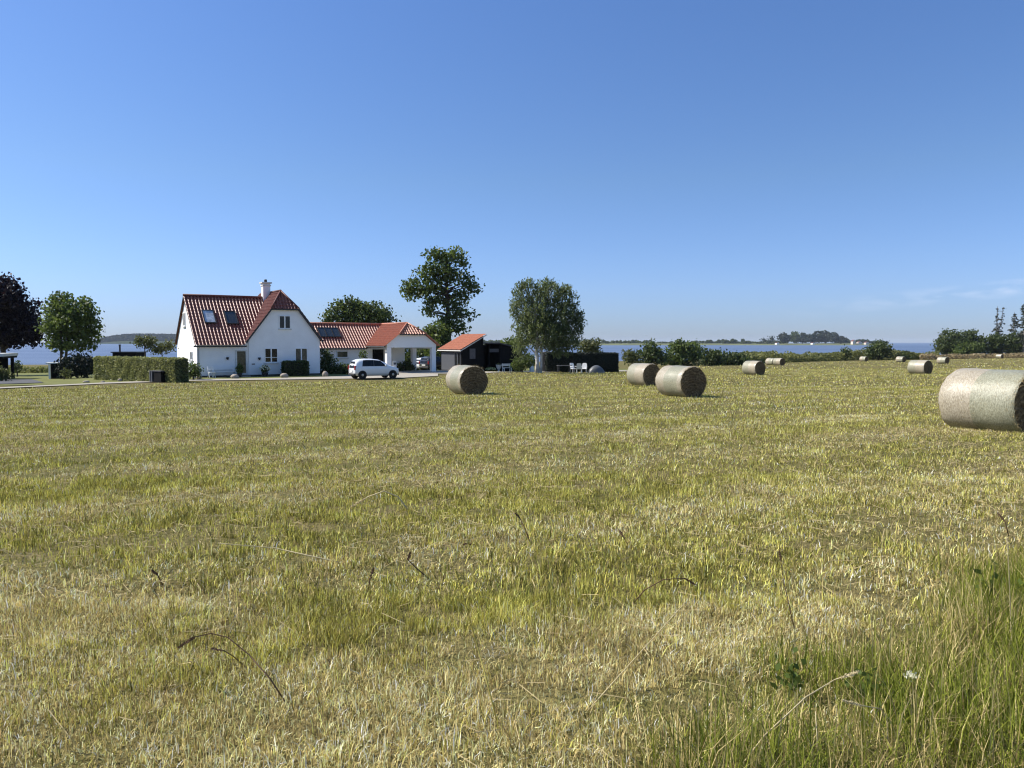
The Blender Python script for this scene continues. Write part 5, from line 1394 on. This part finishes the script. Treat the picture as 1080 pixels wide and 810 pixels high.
# dried white flower head
p0 = hit(958, 745); o = empty('dried_flower', p0, 0, 'small dried whitish flower head among the verge grass', 'flower')
t_ = at(961, 713, p0.y) - p0
mb = MB(); mb.tube([(0, 0, 0), t_ * .5 + Vector((.01, 0, 0)), t_], .002, 5); mb.build('stem', M['brown_stem'], o, fixn=False)
r0 = np.random.default_rng(9); q = r0.normal(size=(90, 3)) * np.array((.014, .012, .006)) + np.array(t_); leaves('petals', q, .012, M['white_flower'], o, r=r0, up=.5)
# dock plants: broad dark leaves
for px, py, lab in ((1044, 640, 'broad leaved dark green plant at the edge of the verge'), (832, 738, 'small broad leaved plant low in the verge grass'), (912, 748, 'bluish green leaf tuft below the dried flower')):
    p0 = hit(px, py); o = empty('leafy_weed', p0, 0, lab, 'weed'); r0 = np.random.default_rng(px)
    big_ = .75 if px > 1000 else .5
    q = np.abs(r0.normal(size=(46, 3))) * np.array((1, 1, 1)) * np.array((.06, .06, .11)) * big_ * np.array([1, 1, 1]); q[:, :2] *= r0.choice([-1, 1], (46, 2))
    leaves('foliage', q + np.array((0, 0, .05)), .045 * big_, M['dock_leaf'], o, r=r0, up=.3)
    mb = MB(); mb.tube([(0, 0, 0), (.01, 0, .25 * big_)], .004, 5); mb.build('stem', M['dock_leaf'], o, fixn=False)
# many thin stems nobody could count
n = 1500; x = rng.uniform(-3.2, 6.5, n); y = np.sqrt(rng.uniform(2.0 ** 2, 7.5 ** 2, n)); v = verge(x, y)
ok = rng.uniform(0, 1, n) < (.12 + .55 * v); x, y, v = x[ok], y[ok], v[ok]; n = len(x)
c = np.where(rng.uniform(0, 1, n)[:, None] < .5, np.array([.13, .08, .04]), np.array([.46, .37, .19])) * rng.uniform(.7, 1.2, n)[:, None]
tag(blades('thin_stems', x, y, gnd(x, y), (.12 + .18 * v) * rng.uniform(.5, 1.3, n), np.full(n, .0028), c, '', '', lean=np.full(n, .55), m=M['grass']), 'thin dry stems standing in the verge and stubble', 'stems', kind='stuff')

# ================================================================== HAZE
hm_ = bpy.data.materials.new('sea_haze'); hm_.use_nodes = True
nt = hm_.node_tree; nt.nodes.clear(); out = nt.nodes.new('ShaderNodeOutputMaterial'); pv = nt.nodes.new('ShaderNodeVolumePrincipled')
pv.inputs['Color'].default_value = (.72, .82, .95, 1); pv.inputs['Density'].default_value = .00005; pv.inputs['Anisotropy'].default_value = .0
nt.links.new(pv.outputs[0], out.inputs['Volume'])
mb = MB(); mb.box(-12500, 12500, -800, 12500, -15, CZ + 47)
tag(mb.build('haze', hm_), 'thin pale sea haze over the bay', 'haze', kind='stuff')
